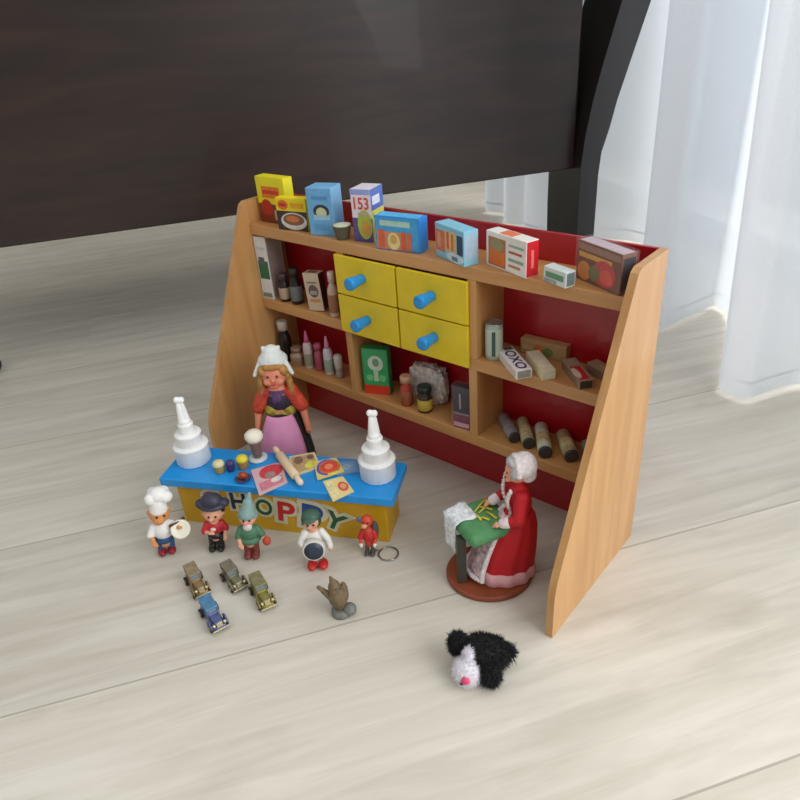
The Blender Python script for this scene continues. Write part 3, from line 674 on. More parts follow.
def card(name, label, corners, th, base, decals, z=0.0, cat='toy card', group='picture cards on the counter'):
    """flat printed card; corners go round from far-left; decals in its (u, v) frame"""
    mb = MB(); P = [Vector((x, y, 0)) for x, y in corners]; c = sum(P, Vector()) / 4
    def fr(u, v, d):
        a = P[3].lerp(P[2], u); b = P[0].lerp(P[1], u); q = a.lerp(b, v) - c; return Vector((q.x, q.y, d))
    mb.prism([(0, 0), (1, 0), (1, 1), (0, 1)], 0, th, mat(base, .45), fr)
    for i, (shp, u0, v0, u1, v1, col) in enumerate(decals):
        if shp == 'rect': pts = [(u0, v0), (u1, v0), (u1, v1), (u0, v1)]
        else: pts = [((u0 + u1) / 2 + (u1 - u0) / 2 * math.cos(2 * math.pi * k / 22), (v0 + v1) / 2 + (v1 - v0) / 2 * math.sin(2 * math.pi * k / 22)) for k in range(22)]
        mb.prism(pts, th * .5, th + .00012 * (i + 1), mat(col, .45, var=.15, scale=150), fr)
    o = mb.build(name); o.location = (c.x, c.y, CH + .0002 + z); return tag(o, label, cat, group)
card('picture_card', 'pink and grey toy picture card under the left end of the rolling pin', [(.1767, -.2589), (.1965, -.2215), (.2386, -.2490), (.2290, -.2880)], .0016, (206, 170, 172),
     [('ell', .2, .42, .98, .98, (196, 60, 70)), ('rect', .1, .08, .9, .4, (196, 120, 130)), ('ell', .35, .45, .7, .7, (150, 130, 120)), ('ell', .5, .2, .85, .42, (206, 206, 200))])
card('picture_card', 'beige and green toy picture card behind the rolling pin', [(.1960, -.2080), (.2180, -.1800), (.2506, -.2001), (.2343, -.2370)], .0016, (206, 196, 150),
     [('rect', .08, .08, .92, .92, (180, 150, 110)), ('ell', .5, .1, .95, .5, (204, 206, 84)), ('ell', .15, .5, .5, .9, (130, 100, 80)), ('ell', .65, .6, .9, .9, (120, 90, 70))])
card('picture_card', 'blue-grey toy card under the rainbow one beside the right cake', [(.2540, -.1830), (.2781, -.1592), (.3027, -.1779), (.2822, -.2010)], .0012, (90, 130, 180),
     [('rect', .1, .1, .9, .9, (110, 150, 190)), ('ell', .3, .3, .7, .7, (150, 170, 190))])
card('picture_card', 'cream toy card with a red oval at the counter edge', [(.2751, -.2205), (.2891, -.1978), (.3228, -.2127), (.3149, -.2424)], .0012, (226, 206, 140),
     [('ell', .5, .2, .95, .72, (206, 80, 60)), ('ell', .58, .3, .88, .62, (226, 150, 110)), ('rect', .08, .12, .4, .9, (228, 214, 156))])
card('picture_card', 'colourful rainbow-ringed toy card lying on the cream and blue ones', [(.2360, -.1990), (.2540, -.1740), (.2850, -.1900), (.2690, -.2240)], .0018, (214, 196, 110),
     [('ell', .04, .04, .98, .98, (90, 84, 190)), ('ell', .14, .10, .98, .90, (206, 110, 40)), ('ell', .22, .2, .86, .82, (214, 70, 60)), ('ell', .38, .36, .7, .68, (230, 140, 100)), ('rect', .4, .02, .8, .12, (206, 206, 90))], z=.0016)
rp = thing('rolling_pin', 'small pale wooden rolling pin lying across the picture cards', 'rolling pin', (.2180, -.2290, CH + .0002 + .0018 + .0060 + .0006), math.degrees(math.atan2(-.0342, .0893)), None)
PW = mat((222, 196, 160), .5, name='pale_wood')
M = Matrix.Rotation(R(90), 4, 'Y')
MB().lathe([(.0052, -.0300), (.0060, -.0285), (.0060, .0285), (.0052, .0300)], PW, M).build('roller', rp)
for s_ in (-1, 1):
    MB().lathe([(.0026, s_ * .0300), (.0030, s_ * .033), (.0040, s_ * .040), (.0042, s_ * .045), (.0030, s_ * .0485), (.001, s_ * .0492)], mat((232, 206, 176), .5), M).build('handle', rp)

# ---------------------------------------------------------------- small figures on the floor
SKIN = mat((222, 160, 130), .5, name='skin_rose'); TAN = mat((206, 140, 80), .5, name='skin_tan'); BLACK = mat((26, 24, 26), .4, name='black_paint')
GF = 'little plastic figures standing before the counter'
def eyes(par, y, z, dx, r, m=None):
    for s in (-1, 1): MB().ell(mm((s * dx, y, z)), r * .001, m or BLACK, u=10, v=8).build('eye', par)

# chef
c = thing('chef_figurine', 'little plastic chef with white hat holding a white plate, left of the counter', 'figurine', (.1235, -.3770, 0), 62, GF)
body = [E((-1, -1, 63), (13, 12.5, 12), TAN), E((-3, -12, 59), (7, 5.5, 4.8), TAN), E((-3, -17, 61), (2.4, 2, 2), TAN), E((-13, 1, 66), (3, 2.5, 4), TAN), E((11, 1, 66), (3, 2.5, 4), TAN), K((0, 0, 48), (0, 0, 56), 5.5, 6, TAN),
        K((0, 0, 16), (0, 0, 46), 8, 8, TAN), K((-11, -1, 43), (-16, -4, 34), 4, 3.6, TAN), K((-16, -4, 34), (-14, -11, 29), 3.4, 3, TAN), K((11, -1, 43), (16, -6, 40), 4, 3.6, TAN), K((16, -6, 40), (18, -12, 44), 3.4, 3, TAN),
        K((-5.5, 0, 18), (-5.5, 0, 6), 5, 4.5, TAN), K((5.5, 0, 18), (5.5, 0, 6), 5, 4.5, TAN)] + hand(1, (-14, -11, 29), (.4, -1, -.4), 3.2, TAN) + hand(-1, (18, -12, 44), (.3, -.8, .4), 3.2, TAN)
blob('body', c, body, .0008)
W2 = mat((232, 230, 226), .6, name='chef_white')
blob('jacket', c, [E((0, -.5, 38), (13.8, 12, 15), W2), K((-11, -1, 44), (-16, -4, 34.5), 5.4, 5, W2), K((11, -1, 44), (16, -6, 40), 5.4, 5, W2), K((0, 0, 50), (0, -1, 52), 7, 6.5, W2)], .001)
blob('trousers', c, [E((0, 0, 24), (12.6, 11.2, 8.5), mat((36, 78, 122), .6)), K((-5.5, 0, 20), (-5.5, 0, 9), 6.2, 5.8, mat((36, 78, 122), .6)), K((5.5, 0, 20), (5.5, 0, 9), 6.2, 5.8, mat((36, 78, 122), .6))], .001)
for s in (-1, 1): blob('shoe', c, [E((s * 6, -4, 4.6), (5.6, 9.5, 4.6), mat((140, 24, 38), .4))], .001)
blob('chef_hat', c, [K((-1, -1, 70), (0, 0, 82), 11.5, 11, W2), E((2, 0, 92), (12, 12, 9.5), W2), E((-8, -3, 89), (8, 8, 8), W2), E((10, -4, 89), (9, 8, 8), W2), E((8, 7, 90), (8, 8, 8), W2), E((-4, 8, 90), (8, 8, 8), W2)], .0011)
eyes(c, -12.6, 66, 4.6, 1.7); c.rotation_euler.y = R(5)
MB().lathe([(.006, 0), (.0105, .0010), (.0125, .0022), (.0120, .0030), (.0100, .0022), (.001, .0020)], mat((226, 222, 200), .4), Matrix.Translation(mm((21, -15, 42))) @ Matrix.Rotation(R(55), 4, 'X')).build('plate', c)
q = MB(); q.tube([mm((8, -14, 49)), mm((20, -10, 51)), mm((28, -6, 52))], [.0018, .0016, .0022], mat((96, 66, 36), .5)); q.build('wooden_spoon', c)

# boy in a red jacket and a dark hat
c = thing('boy_figurine', 'little plastic boy with a wide dark hat, red jacket and black boots', 'figurine', (.1745, -.3330, 0), 48, GF)
NAVY = mat((44, 46, 62), .5, name='dark_navy')
RJ = mat((184, 32, 44), .5, name='red_jacket')
blob('body', c, [E((0, -1, 59), (12.5, 11.5, 11.5), SKIN), E((-2, -12.5, 57), (2.6, 2.6, 2.4), SKIN), K((0, 0, 46), (0, 0, 52), 5, 5, SKIN), K((0, 0, 20), (0, 0, 44), 7, 7, SKIN), E((-12, 0, 58), (2.5, 2.5, 3.5), SKIN), E((12, 0, 58), (2.5, 2.5, 3.5), SKIN),
                 K((-9, 0, 42), (-13, -5, 33), 3.5, 3, SKIN), K((-13, -5, 33), (-6, -11, 35), 3, 2.6, SKIN), K((9, 0, 42), (14, -2, 34), 3.5, 3, SKIN), K((14, -2, 34), (13, -8, 27), 3, 2.6, SKIN), K((-5, 0, 20), (-5, 0, 6), 4.4, 4, SKIN), K((5, 0, 20), (5, 0, 6), 4.4, 4, SKIN)]
     + hand(1, (-6, -11, 35), (.8, -.5, .3), 2.8, SKIN) + hand(-1, (13, -8, 27), (0, -.6, -.6), 2.8, SKIN), .0008)
blob('jacket', c, [E((0, 0, 37), (11.5, 10, 11.5), RJ), K((-9, 0, 42), (-13, -5, 33.5), 4.8, 4.4, RJ), K((9, 0, 42), (14, -2, 34.5), 4.8, 4.4, RJ)], .001)
MB().ell(mm((-1, -9.6, 39)), mm((3.6, 2, 3)), mat((226, 200, 196), .5)).build('scarf_knot', c)
blob('trousers', c, [E((0, 0, 24), (10.5, 9.2, 6), BLACK), K((-5, 0, 21), (-5, 0, 12), 5.4, 5, BLACK), K((5, 0, 21), (5, 0, 12), 5.4, 5, BLACK)], .001)
for s in (-1, 1): blob('boot', c, [E((s * 5.5, -4, 4.4), (5.2, 9, 4.4), BLACK), K((s * 5.2, 0, 6), (s * 5, 0, 15), 5, 5.2, BLACK)], .001)
blob('hat', c, [E((0, 0, 72), (19, 14, 4.2), NAVY), E((0, 0, 78), (14, 12, 11), NAVY), E((-14, 0, 75), (7, 8, 5), NAVY), E((15, 0, 75), (7, 8, 5), NAVY)], .0011)
blob('hair', c, [E((9, 4, 62), (6, 8, 8), BLACK), E((-9, 6, 62), (5, 7, 8), BLACK), E((0, 8, 60), (11, 7, 10), BLACK)], .0011)
eyes(c, -11.6, 61, 4.2, 1.6); c.rotation_euler.y = R(6)

# green dwarf
c = thing('dwarf_figurine', 'little plastic dwarf in a green coat and grey-green pointed cap', 'figurine', (.2240, -.3150, 0), 45, GF)
GR = mat((74, 120, 90), .6, name='coat_green'); GC = mat((128, 158, 152), .6, name='cap_grey_green'); RB = mat((122, 52, 44), .5, name='red_brown')
blob('body', c, [E((0, 0, 62), (10.5, 10, 10), SKIN), E((-2, -10.5, 61), (2.6, 2.6, 2.4), mat((226, 130, 140), .5)), K((0, 0, 48), (0, 0, 55), 5, 5, SKIN), K((0, 0, 22), (0, 0, 46), 7, 7, SKIN), K((-10, 0, 45), (-14, -3, 34), 3.5, 3, SKIN), K((-14, -3, 34), (-11, -10, 29), 3, 2.6, SKIN),
                 K((10, 0, 45), (16, -2, 37), 3.5, 3, SKIN), K((16, -2, 37), (19, -5, 31), 3, 2.6, SKIN), K((-4, 0, 22), (-4, 0, 5), 4.2, 3.8, SKIN), K((6, 0, 22), (6, 0, 5), 4.2, 3.8, SKIN)] + hand(1, (-11, -10, 29), (.4, -.7, -.3), 2.8, SKIN) + hand(-1, (19, -5, 31), (.2, -.3, -.9), 2.8, SKIN), .0008)
blob('coat', c, [E((0, 0, 40), (12.5, 10.5, 12), GR), E((0, 0, 29), (14, 12, 7), GR), K((-10, 0, 45), (-14, -3, 34), 5, 4.5, GR), K((10, 0, 45), (16, -2, 37), 5, 4.5, GR)], .001)
for s in (-4, 6): blob('boot', c, [E((s, -4, 4.4), (5.4, 8.6, 4.4), RB), K((s, 0, 6), (s, 0, 28), 5, 4.8, RB)], .001)
blob('pointed_cap', c, [K((0, 1, 68), (2, 3, 84), 11.2, 6.5, GC), K((2, 3, 84), (5, 5, 97), 6, 1.8, GC), E((-10, 2, 64), (3, 4, 5), GC), E((10, 2, 64), (3, 4, 5), GC)], .001)
blob('beard', c, [E((0, -8, 54), (6, 4, 6), mat((206, 200, 196), .7))], .001)
blob('bundle', c, [E((22, -7, 29), (5.5, 5, 6.5), mat((190, 74, 48), .5)), E((22, -7, 36), (2, 2, 2.4), mat((190, 74, 48), .5))], .001)
eyes(c, -9.8, 65, 3.6, 1.4); c.rotation_euler.y = R(5)

# drummer
c = thing('drummer_figurine', 'little plastic figure in white with a round dark drum and red shoes', 'figurine', (.3080, -.2755, 0), 44, GF)
DG = mat((40, 66, 56), .5, name='dark_green'); WS = mat((222, 220, 212), .5, name='sleeve_white')
blob('body', c, [E((0, 0, 71), (10, 9.5, 9.5), SKIN), E((-2, -9.6, 69), (2.4, 2.4, 2.2), SKIN), K((0, 0, 57), (0, 0, 64), 4.6, 4.8, SKIN), K((0, 2, 26), (0, 2, 55), 7.5, 7, SKIN), K((-10, 0, 54), (-16, -4, 43), 3.4, 3, SKIN), K((-16, -4, 43), (-13, -11, 40), 3, 2.6, SKIN),
                 K((10, 0, 54), (17, -3, 44), 3.4, 3, SKIN), K((17, -3, 44), (19, -6, 33), 3, 2.6, SKIN), K((-4.5, 1, 26), (-4.5, 0, 6), 3.8, 3.2, SKIN), K((4.5, 1, 26), (4.5, 0, 6), 3.8, 3.2, SKIN)] + hand(1, (-13, -11, 40), (.6, -.6, .1), 2.6, SKIN) + hand(-1, (19, -6, 33), (0, -.3, -.9), 2.6, SKIN), .0008)
blob('shirt', c, [E((0, 1, 46), (11.5, 9, 13), WS), K((-10, 0, 54), (-16, -4, 43), 4.8, 4.4, WS), K((-16, -4, 43), (-14, -9, 41), 4.2, 3.8, WS), K((10, 0, 54), (17, -3, 44), 4.8, 4.4, WS), K((17, -3, 44), (19, -6, 34), 4.4, 4.2, WS)], .001)
blob('trousers', c, [E((0, 1, 30), (10, 8.5, 6), mat((120, 92, 92), .6)), K((-4.5, 1, 28), (-4.5, 0, 12), 4.6, 4, mat((120, 92, 92), .6)), K((4.5, 1, 28), (4.5, 0, 12), 4.6, 4, mat((120, 92, 92), .6))], .001)
for s in (-1, 1): blob('shoe', c, [E((s * 7, -5, 5), (6.4, 10, 5), mat((190, 34, 30), .4))], .001)
Md = Matrix.Translation(mm((0, -10, 38))) @ Matrix.Rotation(R(80), 4, 'X')
dr_ = MB().lathe([(.0132, 0), (.0140, .001), (.0140, .008), (.0132, .009)], mat((206, 204, 196), .5), Md).build('drum', c)
MB().lathe([(.0118, .0090), (.0118, .0094), (.002, .0096)], mat((48, 58, 72), .4), Md).build('drum_skin', dr_)
blob('hair', c, [E((0, 3, 75), (11, 9.5, 9), DG), E((8, 2, 70), (4.5, 6, 8), DG), E((-8, 3, 72), (4, 6, 7), DG)], .001)
blob('cap', c, [E((1, 0, 80), (11.5, 10.5, 6.5), mat((56, 90, 70), .5)), E((-1, -8, 78), (8, 6, 2.2), mat((56, 90, 70), .5))], .001)
eyes(c, -9.4, 72, 3.5, 1.4)

# keyring figure
c = thing('keyring_figurine', 'little red keyring figure with a metal ring at the right end of the counter', 'figurine', (.3485, -.2210, 0), 30, GF)
RO = mat((196, 66, 34), .5, name='red_orange'); GY = mat((76, 72, 70), .5, name='dark_grey'); RD = mat((186, 30, 34), .5, name='body_red')
blob('body', c, [E((0, 0, 54), (8, 7.5, 8), RO), E((-2, -7.5, 51), (4, 3.4, 3), mat((214, 150, 116), .5)), K((0, 0, 40), (0, 0, 47), 4, 4, RO), K((0, 0, 20), (0, 0, 38), 6.5, 6.5, RO), K((-7, -1, 37), (-10, -5, 29), 2.6, 2.4, RO), K((-10, -5, 29), (-8, -9, 25), 2.4, 2.2, RO), K((7, 0, 37), (10, -3, 29), 2.6, 2.4, RO), K((10, -3, 29), (9, -7, 25), 2.4, 2.2, RO),
                 K((-3.5, 0, 20), (-3.5, 0, 4), 3, 2.6, GY), K((3.5, 0, 20), (3.5, 0, 4), 3, 2.6, GY), E((-3.8, -3, 3), (3.4, 6, 3), GY), E((3.8, -3, 3), (3.4, 6, 3), GY)] + hand(1, (-8, -9, 25), (.2, -.7, -.5), 2.2, WS) + hand(-1, (9, -7, 25), (0, -.6, -.6), 2.2, WS), .0008)
blob('tunic', c, [E((0, 0, 30), (8.6, 8, 11), RD), K((-7, -1, 37), (-10, -5, 30), 3.6, 3.2, RD), K((7, 0, 37), (10, -3, 30), 3.6, 3.2, RD)], .001)
blob('cloak', c, [E((8, 4, 36), (5, 5, 15), GY), E((3, 7, 34), (7, 4, 15), GY)], .001)
blob('ear_tuft', c, [E((-9, 0, 55), (4.5, 3, 4.5), mat((84, 106, 132), .5))], .001)
eyes(c, -7.2, 56, 2.8, 1.1)
MET = mat((150, 150, 146), .25, .9, name='ring_metal')
q = MB(); q.tube([(.0235 + .0125 * math.cos(a), .0000 + .0125 * math.sin(a), .0012) for a in [2 * math.pi * k / 36 for k in range(36)]], .0011, MET, closed=True); q.build('key_ring', c)
q = MB()
for k in range(3): q.tube([(.0098 - .004 * k + .0022 * math.cos(a), .004 + .0012 * math.sin(a) * (k % 2), .0012 + (.0016 * math.sin(a) if k % 2 == 0 else 0) + .0012 * k * .3) for a in [2 * math.pi * j / 14 for j in range(14)]], .0006, MET, seg=6, closed=True)
q.build('chain', c)

# ---------------------------------------------------------------- tiny cars and bird
def car(label, loc, rz, body, roof, L=.046, tall=1.0, style=0):
    t = thing('toy_car', label, 'toy car', loc, rz, 'tiny metal cars on the floor')
    B = mat(body, .32, .45, var=.3, scale=160, name=None); Rf = mat(roof, .35, .35, var=.2, scale=160); TY = mat((44, 40, 38), .6); CH_ = mat((206, 196, 160), .25, .7)
    w = .0104
    q = MB(); q.box((-L * .47, -w * .72, .004), (L * .46, w * .72, .0085 * tall), B, .0012); q.box((L * .06, -w * .5, .0085 * tall - .0006), (L * .42, w * .5, .0138 * tall), B, .0016)
    q.build('chassis', t)
    q = MB(); q.box((-L * .42, -w * .66, .0080 * tall), (L * .10, w * .66, .0160 * tall), B, .0018); cb = q.build('cabin', t)
    q = MB(); q.box((-L * .44, -w * .72, .0218 * tall), (L * .10, w * .72, .0240 * tall), Rf, .0010)
    for x in (-L * .40, -L * .14, L * .07):
        for s in (-1, 1): q.box((x - .0009, s * w * .60 - .0009, .0158 * tall), (x + .0009, s * w * .60 + .0009, .022 * tall), Rf)
    q.build('roof', t)
    q = MB(); q.box((L * .062, -w * .52, .0160 * tall), (L * .070, w * .52, .0218 * tall), mat((120, 136, 150), .15)); q.build('windscreen', t)
    for x in (-L * .30, L * .30):
        for s in (-1, 1):
            M = Matrix.Translation((x, s * w * .92, .0056)) @ Matrix.Rotation(R(90), 4, 'X')
            wh = MB().lathe([(.0030, -.0014), (.0052, -.0014), (.0056, -.0008), (.0056, .0008), (.0052, .0014), (.0030, .0014)], TY, M, seg=20).build('wheel', t)
            MB().lathe([(.0026, -.0016), (.0026, .0016)], CH_, M, seg=14).build('hub', wh)
    for s in (-1, 1):
        q = MB(); q.tube([(L * x, s * w * .92, z) for x, z in ((.13, .007), (.20, .0116), (.30, .0128), (.40, .0110), (.45, .008))], .0012, B, seg=8); q.build('mudguard', t)
        MB().ell((L * .44, s * w * .62, .0122 * tall), (.0022, .002, .002), CH_).build('headlamp', t)
    q = MB(); q.box((L * .46, -w * .95, .0048), (L * .50, w * .95, .0066), CH_, .0006); q.build('bumper', t)
    q = MB(); q.box((L * .415, -w * .34, .0072), (L * .45, w * .34, .0140 * tall), CH_, .0006); q.build('radiator', t)
car('tiny bronze-brown old-time car, farthest left of the bronze ones', (.2140, -.3925, 0), -16, (146, 122, 80), (150, 134, 104), .046, 1.1)
car('tiny grey-bronze old-time car with a pale bonnet, next to the green dwarf', (.2450, -.3600, 0), -12, (136, 130, 104), (126, 122, 104), .042, 1.0)
car('tiny olive-brass old-time car nearest the bird', (.2950, -.3560, 0), -20, (146, 136, 72), (136, 132, 94), .048, 1.1)
car('tiny steel-blue old-time car in front of the bronze ones', (.2740, -.4125, 0), -14, (100, 108, 150), (88, 136, 172), .048, 1.0)

br = thing('bird_figurine', 'tiny brown bird figurine with raised wing perched on a round grey base', 'figurine', (.3880, -.3150, 0), 50)
BR = mat((110, 92, 66), .6, var=.25, scale=180, name='bird_brown')
GB = mat((112, 114, 106), .6, var=.2, scale=150, name='stone_grey')
MB().lathe([(.0110, 0), (.0122, .002), (.0118, .006), (.008, .0085)], GB, seg=24).build('base', br)
blob('body', br, [E((-2, 0, 27), (11, 10, 17), BR), E((-4, -1, 42), (7.5, 7.5, 10), BR), K((-4, -1, 48), (-7, -2, 60), 5, 1.6, BR), K((-2, 0, 16), (0, 0, 7), 6, 5, BR), E((-6, -6, 42), (2.4, 3.2, 2), BR)], .0008)
blob('wing', br, [K((-8, 0, 26), (-17, 3, 36), 5, 3.4, BR), K((-17, 3, 36), (-22, 4, 42), 3.2, 2.2, BR)], .0008)
blob('wing', br, [E((6, 4, 28), (5, 7, 15), BR)], .0008)
blob('perch', br, [E((9, -3, 7), (8.5, 8.5, 7), GB)], .0009)
eyes(br, -8.0, 46, 2.6, .8)

# ---------------------------------------------------------------- doll with the Dutch bonnet behind the counter
d = thing('bonnet_doll', 'blonde doll in a white pointed bonnet, red sleeves and pink apron standing behind the counter', 'doll', (.1170, -.1480, 0), 40)
PK = mat((216, 142, 180), .7, name='apron_pink'); BS = mat((34, 28, 32), .8, name='skirt_black'); DS = mat((226, 138, 108), .5, name='doll_skin')
blob('body', d, [E((0, -2, 165), (19, 18, 20), DS), E((0, -20, 161), (2.4, 2.4, 2.2), DS), E((-8, -14, 157), (7, 6, 6), DS), E((8, -14, 157), (7, 6, 6), DS), E((0, -15, 151), (6, 5, 4), DS), K((0, 0, 142), (0, 0, 150), 6, 6.5, DS), K((0, 0, 70), (0, 0, 136), 15, 15, DS),
                 K((-19, 0, 132), (-33, -3, 104), 8, 6.5, DS), K((-33, -3, 104), (-36, -10, 78), 6.2, 4.6, DS), K((19, 0, 132), (33, -3, 104), 8, 6.5, DS), K((33, -3, 104), (37, -10, 78), 6.2, 4.6, DS), K((-9, 0, 62), (-9, 0, 8), 8, 6, DS), K((9, 0, 62), (9, 0, 8), 8, 6, DS)]
     + hand(1, (-36, -10, 78), (0, -.3, -1), 4.6, DS) + hand(-1, (37, -10, 78), (0, -.3, -1), 4.6, DS), .0012)
VE = mat((52, 44, 62), .7, var=.4, scale=120, name='vest_dark'); OR = mat((196, 66, 44), .7, var=.35, scale=110, name='sleeve_orange_red')
FLW = mat((150, 132, 44), .7, var=.55, scale=140, name='flowered_sash')
blob('vest', d, [E((0, 0, 120), (21, 17, 21), VE), E((0, -3, 134), (13, 12, 9), VE)], .0014)
blob('blouse', d, [K((-18, 0, 134), (-31, -2, 110), 11.5, 10.5, OR), K((18, 0, 134), (31, -2, 110), 11.5, 10.5, OR), E((-17, 0, 134), (12, 12, 10), OR), E((17, 0, 134), (12, 12, 10), OR)], .0014)
blob('kerchief', d, [E((0, -3, 137), (14, 13, 8), mat((92, 62, 104), .7, var=.5, scale=150)), E((0, -14, 128), (8, 5, 9), mat((92, 62, 104), .7, var=.5, scale=150))], .0014)
blob('sash', d, [E((0, 0, 100), (23, 19, 9), FLW), E((-12, -6, 108), (11, 12, 10), FLW), E((13, -5, 105), (10, 12, 9), FLW)], .0014)
q = MB(); wv_ = lambda th, z: 1 + .05 * math.cos(14 * th) * min(1, max(0, (.1 - z) / .06))
q.lathe([(.040, .020), (.0395, .022), (.036, .05), (.030, .08), (.022, .100), (.017, .104)], BS, wob=wv_, seg=64); q.build('skirt', d)
q = MB(); rows = []
for j in range(11):
    f = j / 10; z = .103 - .075 * f; row = []
    for i in range(13):
        a = R(-90 + (-50 + 100 * i / 12)); rr = .0235 + .0195 * f ** .8 + .0016 * math.cos(i * 1.7) * f + .004 * math.sin(math.pi * f)
        row.append(q.bm.verts.new((rr * math.cos(a), rr * math.sin(a), z)))
    rows.append(row)
for j in range(10):
    for i in range(12):
        fc = q.bm.faces.new((rows[j][i], rows[j][i + 1], rows[j + 1][i + 1], rows[j + 1][i])); fc.smooth = True
q.mi(PK); ap = q.build('apron', d); so = ap.modifiers.new('thick', 'SOLIDIFY'); so.thickness = .0016; so.offset = 1
for s in (-1, 1): blob('shoe', d, [E((s * 9, -5, 6), (7.5, 14, 6), mat((200, 170, 110), .5)), E((s * 9, -19, 9), (3.4, 4, 3.4), mat((200, 170, 110), .5))], .0013)
HB = mat((176, 128, 66), .7, var=.3, scale=150, bump=.4, name='blonde_hair')
blob('hair', d, [E((0, 3, 170), (21, 19, 19), HB), E((-15, -8, 172), (7, 9, 9), HB), E((15, -8, 172), (7, 9, 9), HB), E((0, -13, 180), (14, 7, 6), HB), K((-19, -4, 162), (-22, -7, 136), 6, 4.2, HB), K((19, -4, 162), (22, -7, 136), 6, 4.2, HB)], .0013)
BN = mat((222, 226, 222), .75, name='bonnet_white')
blob('bonnet', d, [E((0, 3, 184), (21.5, 19.5, 12), BN), K((0, 2, 184), (0, 2, 194), 18.5, 13, BN), K((-8, 2, 196), (-11, 2, 203), 5.5, 3, BN), K((8, 2, 196), (11, 2, 203), 5.5, 3, BN), K((-18, -3, 180), (-27, -8, 166), 5, 3, BN), K((18, -3, 180), (27, -8, 166), 5, 3, BN)], .0013)
eyes(d, -18.6, 167, 6.5, 2.0, mat((40, 60, 90), .3))
MB().ell(mm((0, -19.4, 154)), mm((3.6, 1.4, 1.2)), mat((190, 50, 60), .4)).build('mouth', d)

# ---------------------------------------------------------------- lacemaker doll on a wooden base
l = thing('lacemaker_doll', 'old lady doll in a red dress and white bonnet making lace on a green pillow', 'doll', (.5165, -.1400, 0), -45); l.scale = (.93, .93, .93)
LB = mat((132, 64, 36), .5, var=.2, name='base_brown')
q = MB(); q.lathe([(.050, 0), (.052, .0015), (.052, .0065), (.050, .008)], LB, Matrix.Translation((-.002, -.0365, 0)) @ Matrix.Diagonal((.98, 1.08, 1, 1)), seg=48); q.build('wooden_base', l)
LR = mat((190, 14, 26), .65, name='dress_red'); LW = mat((226, 216, 214), .8, var=.15, scale=220, bump=.5, name='lace_white'); LS = mat((228, 160, 128), .5, name='old_skin')
blob('body', l, [E((0, -3, 164), (14.5, 14, 16), LS), E((0, -17, 161), (2.2, 2.6, 2.4), LS), E((0, -14, 153), (5, 4, 4), LS), K((0, 0, 142), (0, -1, 152), 5.4, 5.6, LS), K((0, 4, 60), (0, 0, 128), 15, 10, LS), K((-13, 0, 130), (-27, -8, 112), 6, 5, LS), K((-27, -8, 112), (-20, -30, 106), 5, 3.8, LS),
                 K((13, 0, 130), (28, -6, 110), 6, 5, LS), K((28, -6, 110), (22, -27, 103), 5, 3.8, LS), K((-10, 2, 60), (-10, -24, 58), 9, 8, LS), K((10, 2, 60), (10, -24, 58), 9, 8, LS), K((-10, -24, 58), (-10, -26, 18), 7, 5, LS), K((10, -24, 58), (10, -26, 18), 7, 5, LS)]
     + hand(1, (-20, -30, 106), (.3, -1, -.3), 4.0, LS) + hand(-1, (22, -27, 103), (-.3, -1, -.3), 4.0, LS), .0011)
blob('dress_bodice', l, [E((0, 1, 116), (18, 15, 24), LR), K((-15, 0, 132), (-27, -8, 112), 9.5, 8.5, LR), K((-27, -8, 112), (-22, -24, 107.5), 7.2, 6, LR), K((15, 0, 132), (28, -6, 110), 9.5, 8.5, LR), K((28, -6, 110), (24, -20, 105), 7.2, 6, LR), E((0, 0, 135), (16.5, 12, 9), LR), K((0, 0, 136), (0, 0, 147), 10, 7.5, LR), E((-15, 0, 133), (9.5, 10, 9), LR), E((15, 0, 133), (9.5, 10, 9), LR)], .0013)
q = MB(); pf = []
for j, (rx, ry, cy, z) in enumerate(((.034, .040, -.020, .014), (.0335, .040, -.018, .03), (.031, .036, -.012, .055), (.027, .030, -.006, .078), (.0205, .021, .000, .096), (.0165, .016, .001, .104))):
    pf.append([q.bm.verts.new((rx * math.cos(a) * (1 + .03 * math.cos(12 * a)), cy + ry * math.sin(a) * (1 + .03 * math.cos(12 * a)), z)) for a in [2 * math.pi * k / 60 for k in range(60)]])
for j in range(5):
    for k in range(60):
        f = q.bm.faces.new((pf[j][k], pf[j][(k + 1) % 60], pf[j + 1][(k + 1) % 60], pf[j + 1][k])); f.smooth = True
q.bm.faces.new(pf[-1]); q.mi(LR); sk = q.build('skirt', l)
q = MB(); q.lathe([(.0345, .009), (.0370, .010), (.0358, .020), (.0345, .028)], mat((226, 168, 172), .75, name='underskirt_pink'), Matrix.Translation((0, -.0195, 0)) @ Matrix.Diagonal((.98, 1.16, 1, 1)), seg=60, wob=lambda th, z: 1 + .03 * math.cos(12 * th)); q.build('underskirt', sk)
# lace apron laid over the front of the skirt, with a scalloped white border
AP = mat((206, 176, 178), .8, var=.5, scale=170, name='patterned_apron')
q = MB(); rows = []; nI = 17
def apron_pt(f, g):
    a = R(-90 + (-34 + 68 * g) * (1.0 + .35 * f)); z = .102 - .084 * f
    tt = [(.104, .0165, .016, .001), (.096, .0205, .021, .000), (.078, .027, .030, -.006), (.055, .031, .036, -.012), (.03, .0345, .041, -.018), (.014, .036, .043, -.0195), (.0, .036, .043, -.0195)]
    for i in range(len(tt) - 1):
        if tt[i][0] >= z >= tt[i + 1][0]:
            k = (tt[i][0] - z) / (tt[i][0] - tt[i + 1][0]); rx, ry, cy = [tt[i][m_] + (tt[i + 1][m_] - tt[i][m_]) * k for m_ in (1, 2, 3)]
    return Vector((rx * 1.07 * math.cos(a), cy + ry * 1.07 * math.sin(a), z))
for j in range(11): rows.append([q.bm.verts.new(apron_pt(j / 10, i / (nI - 1))) for i in range(nI)])
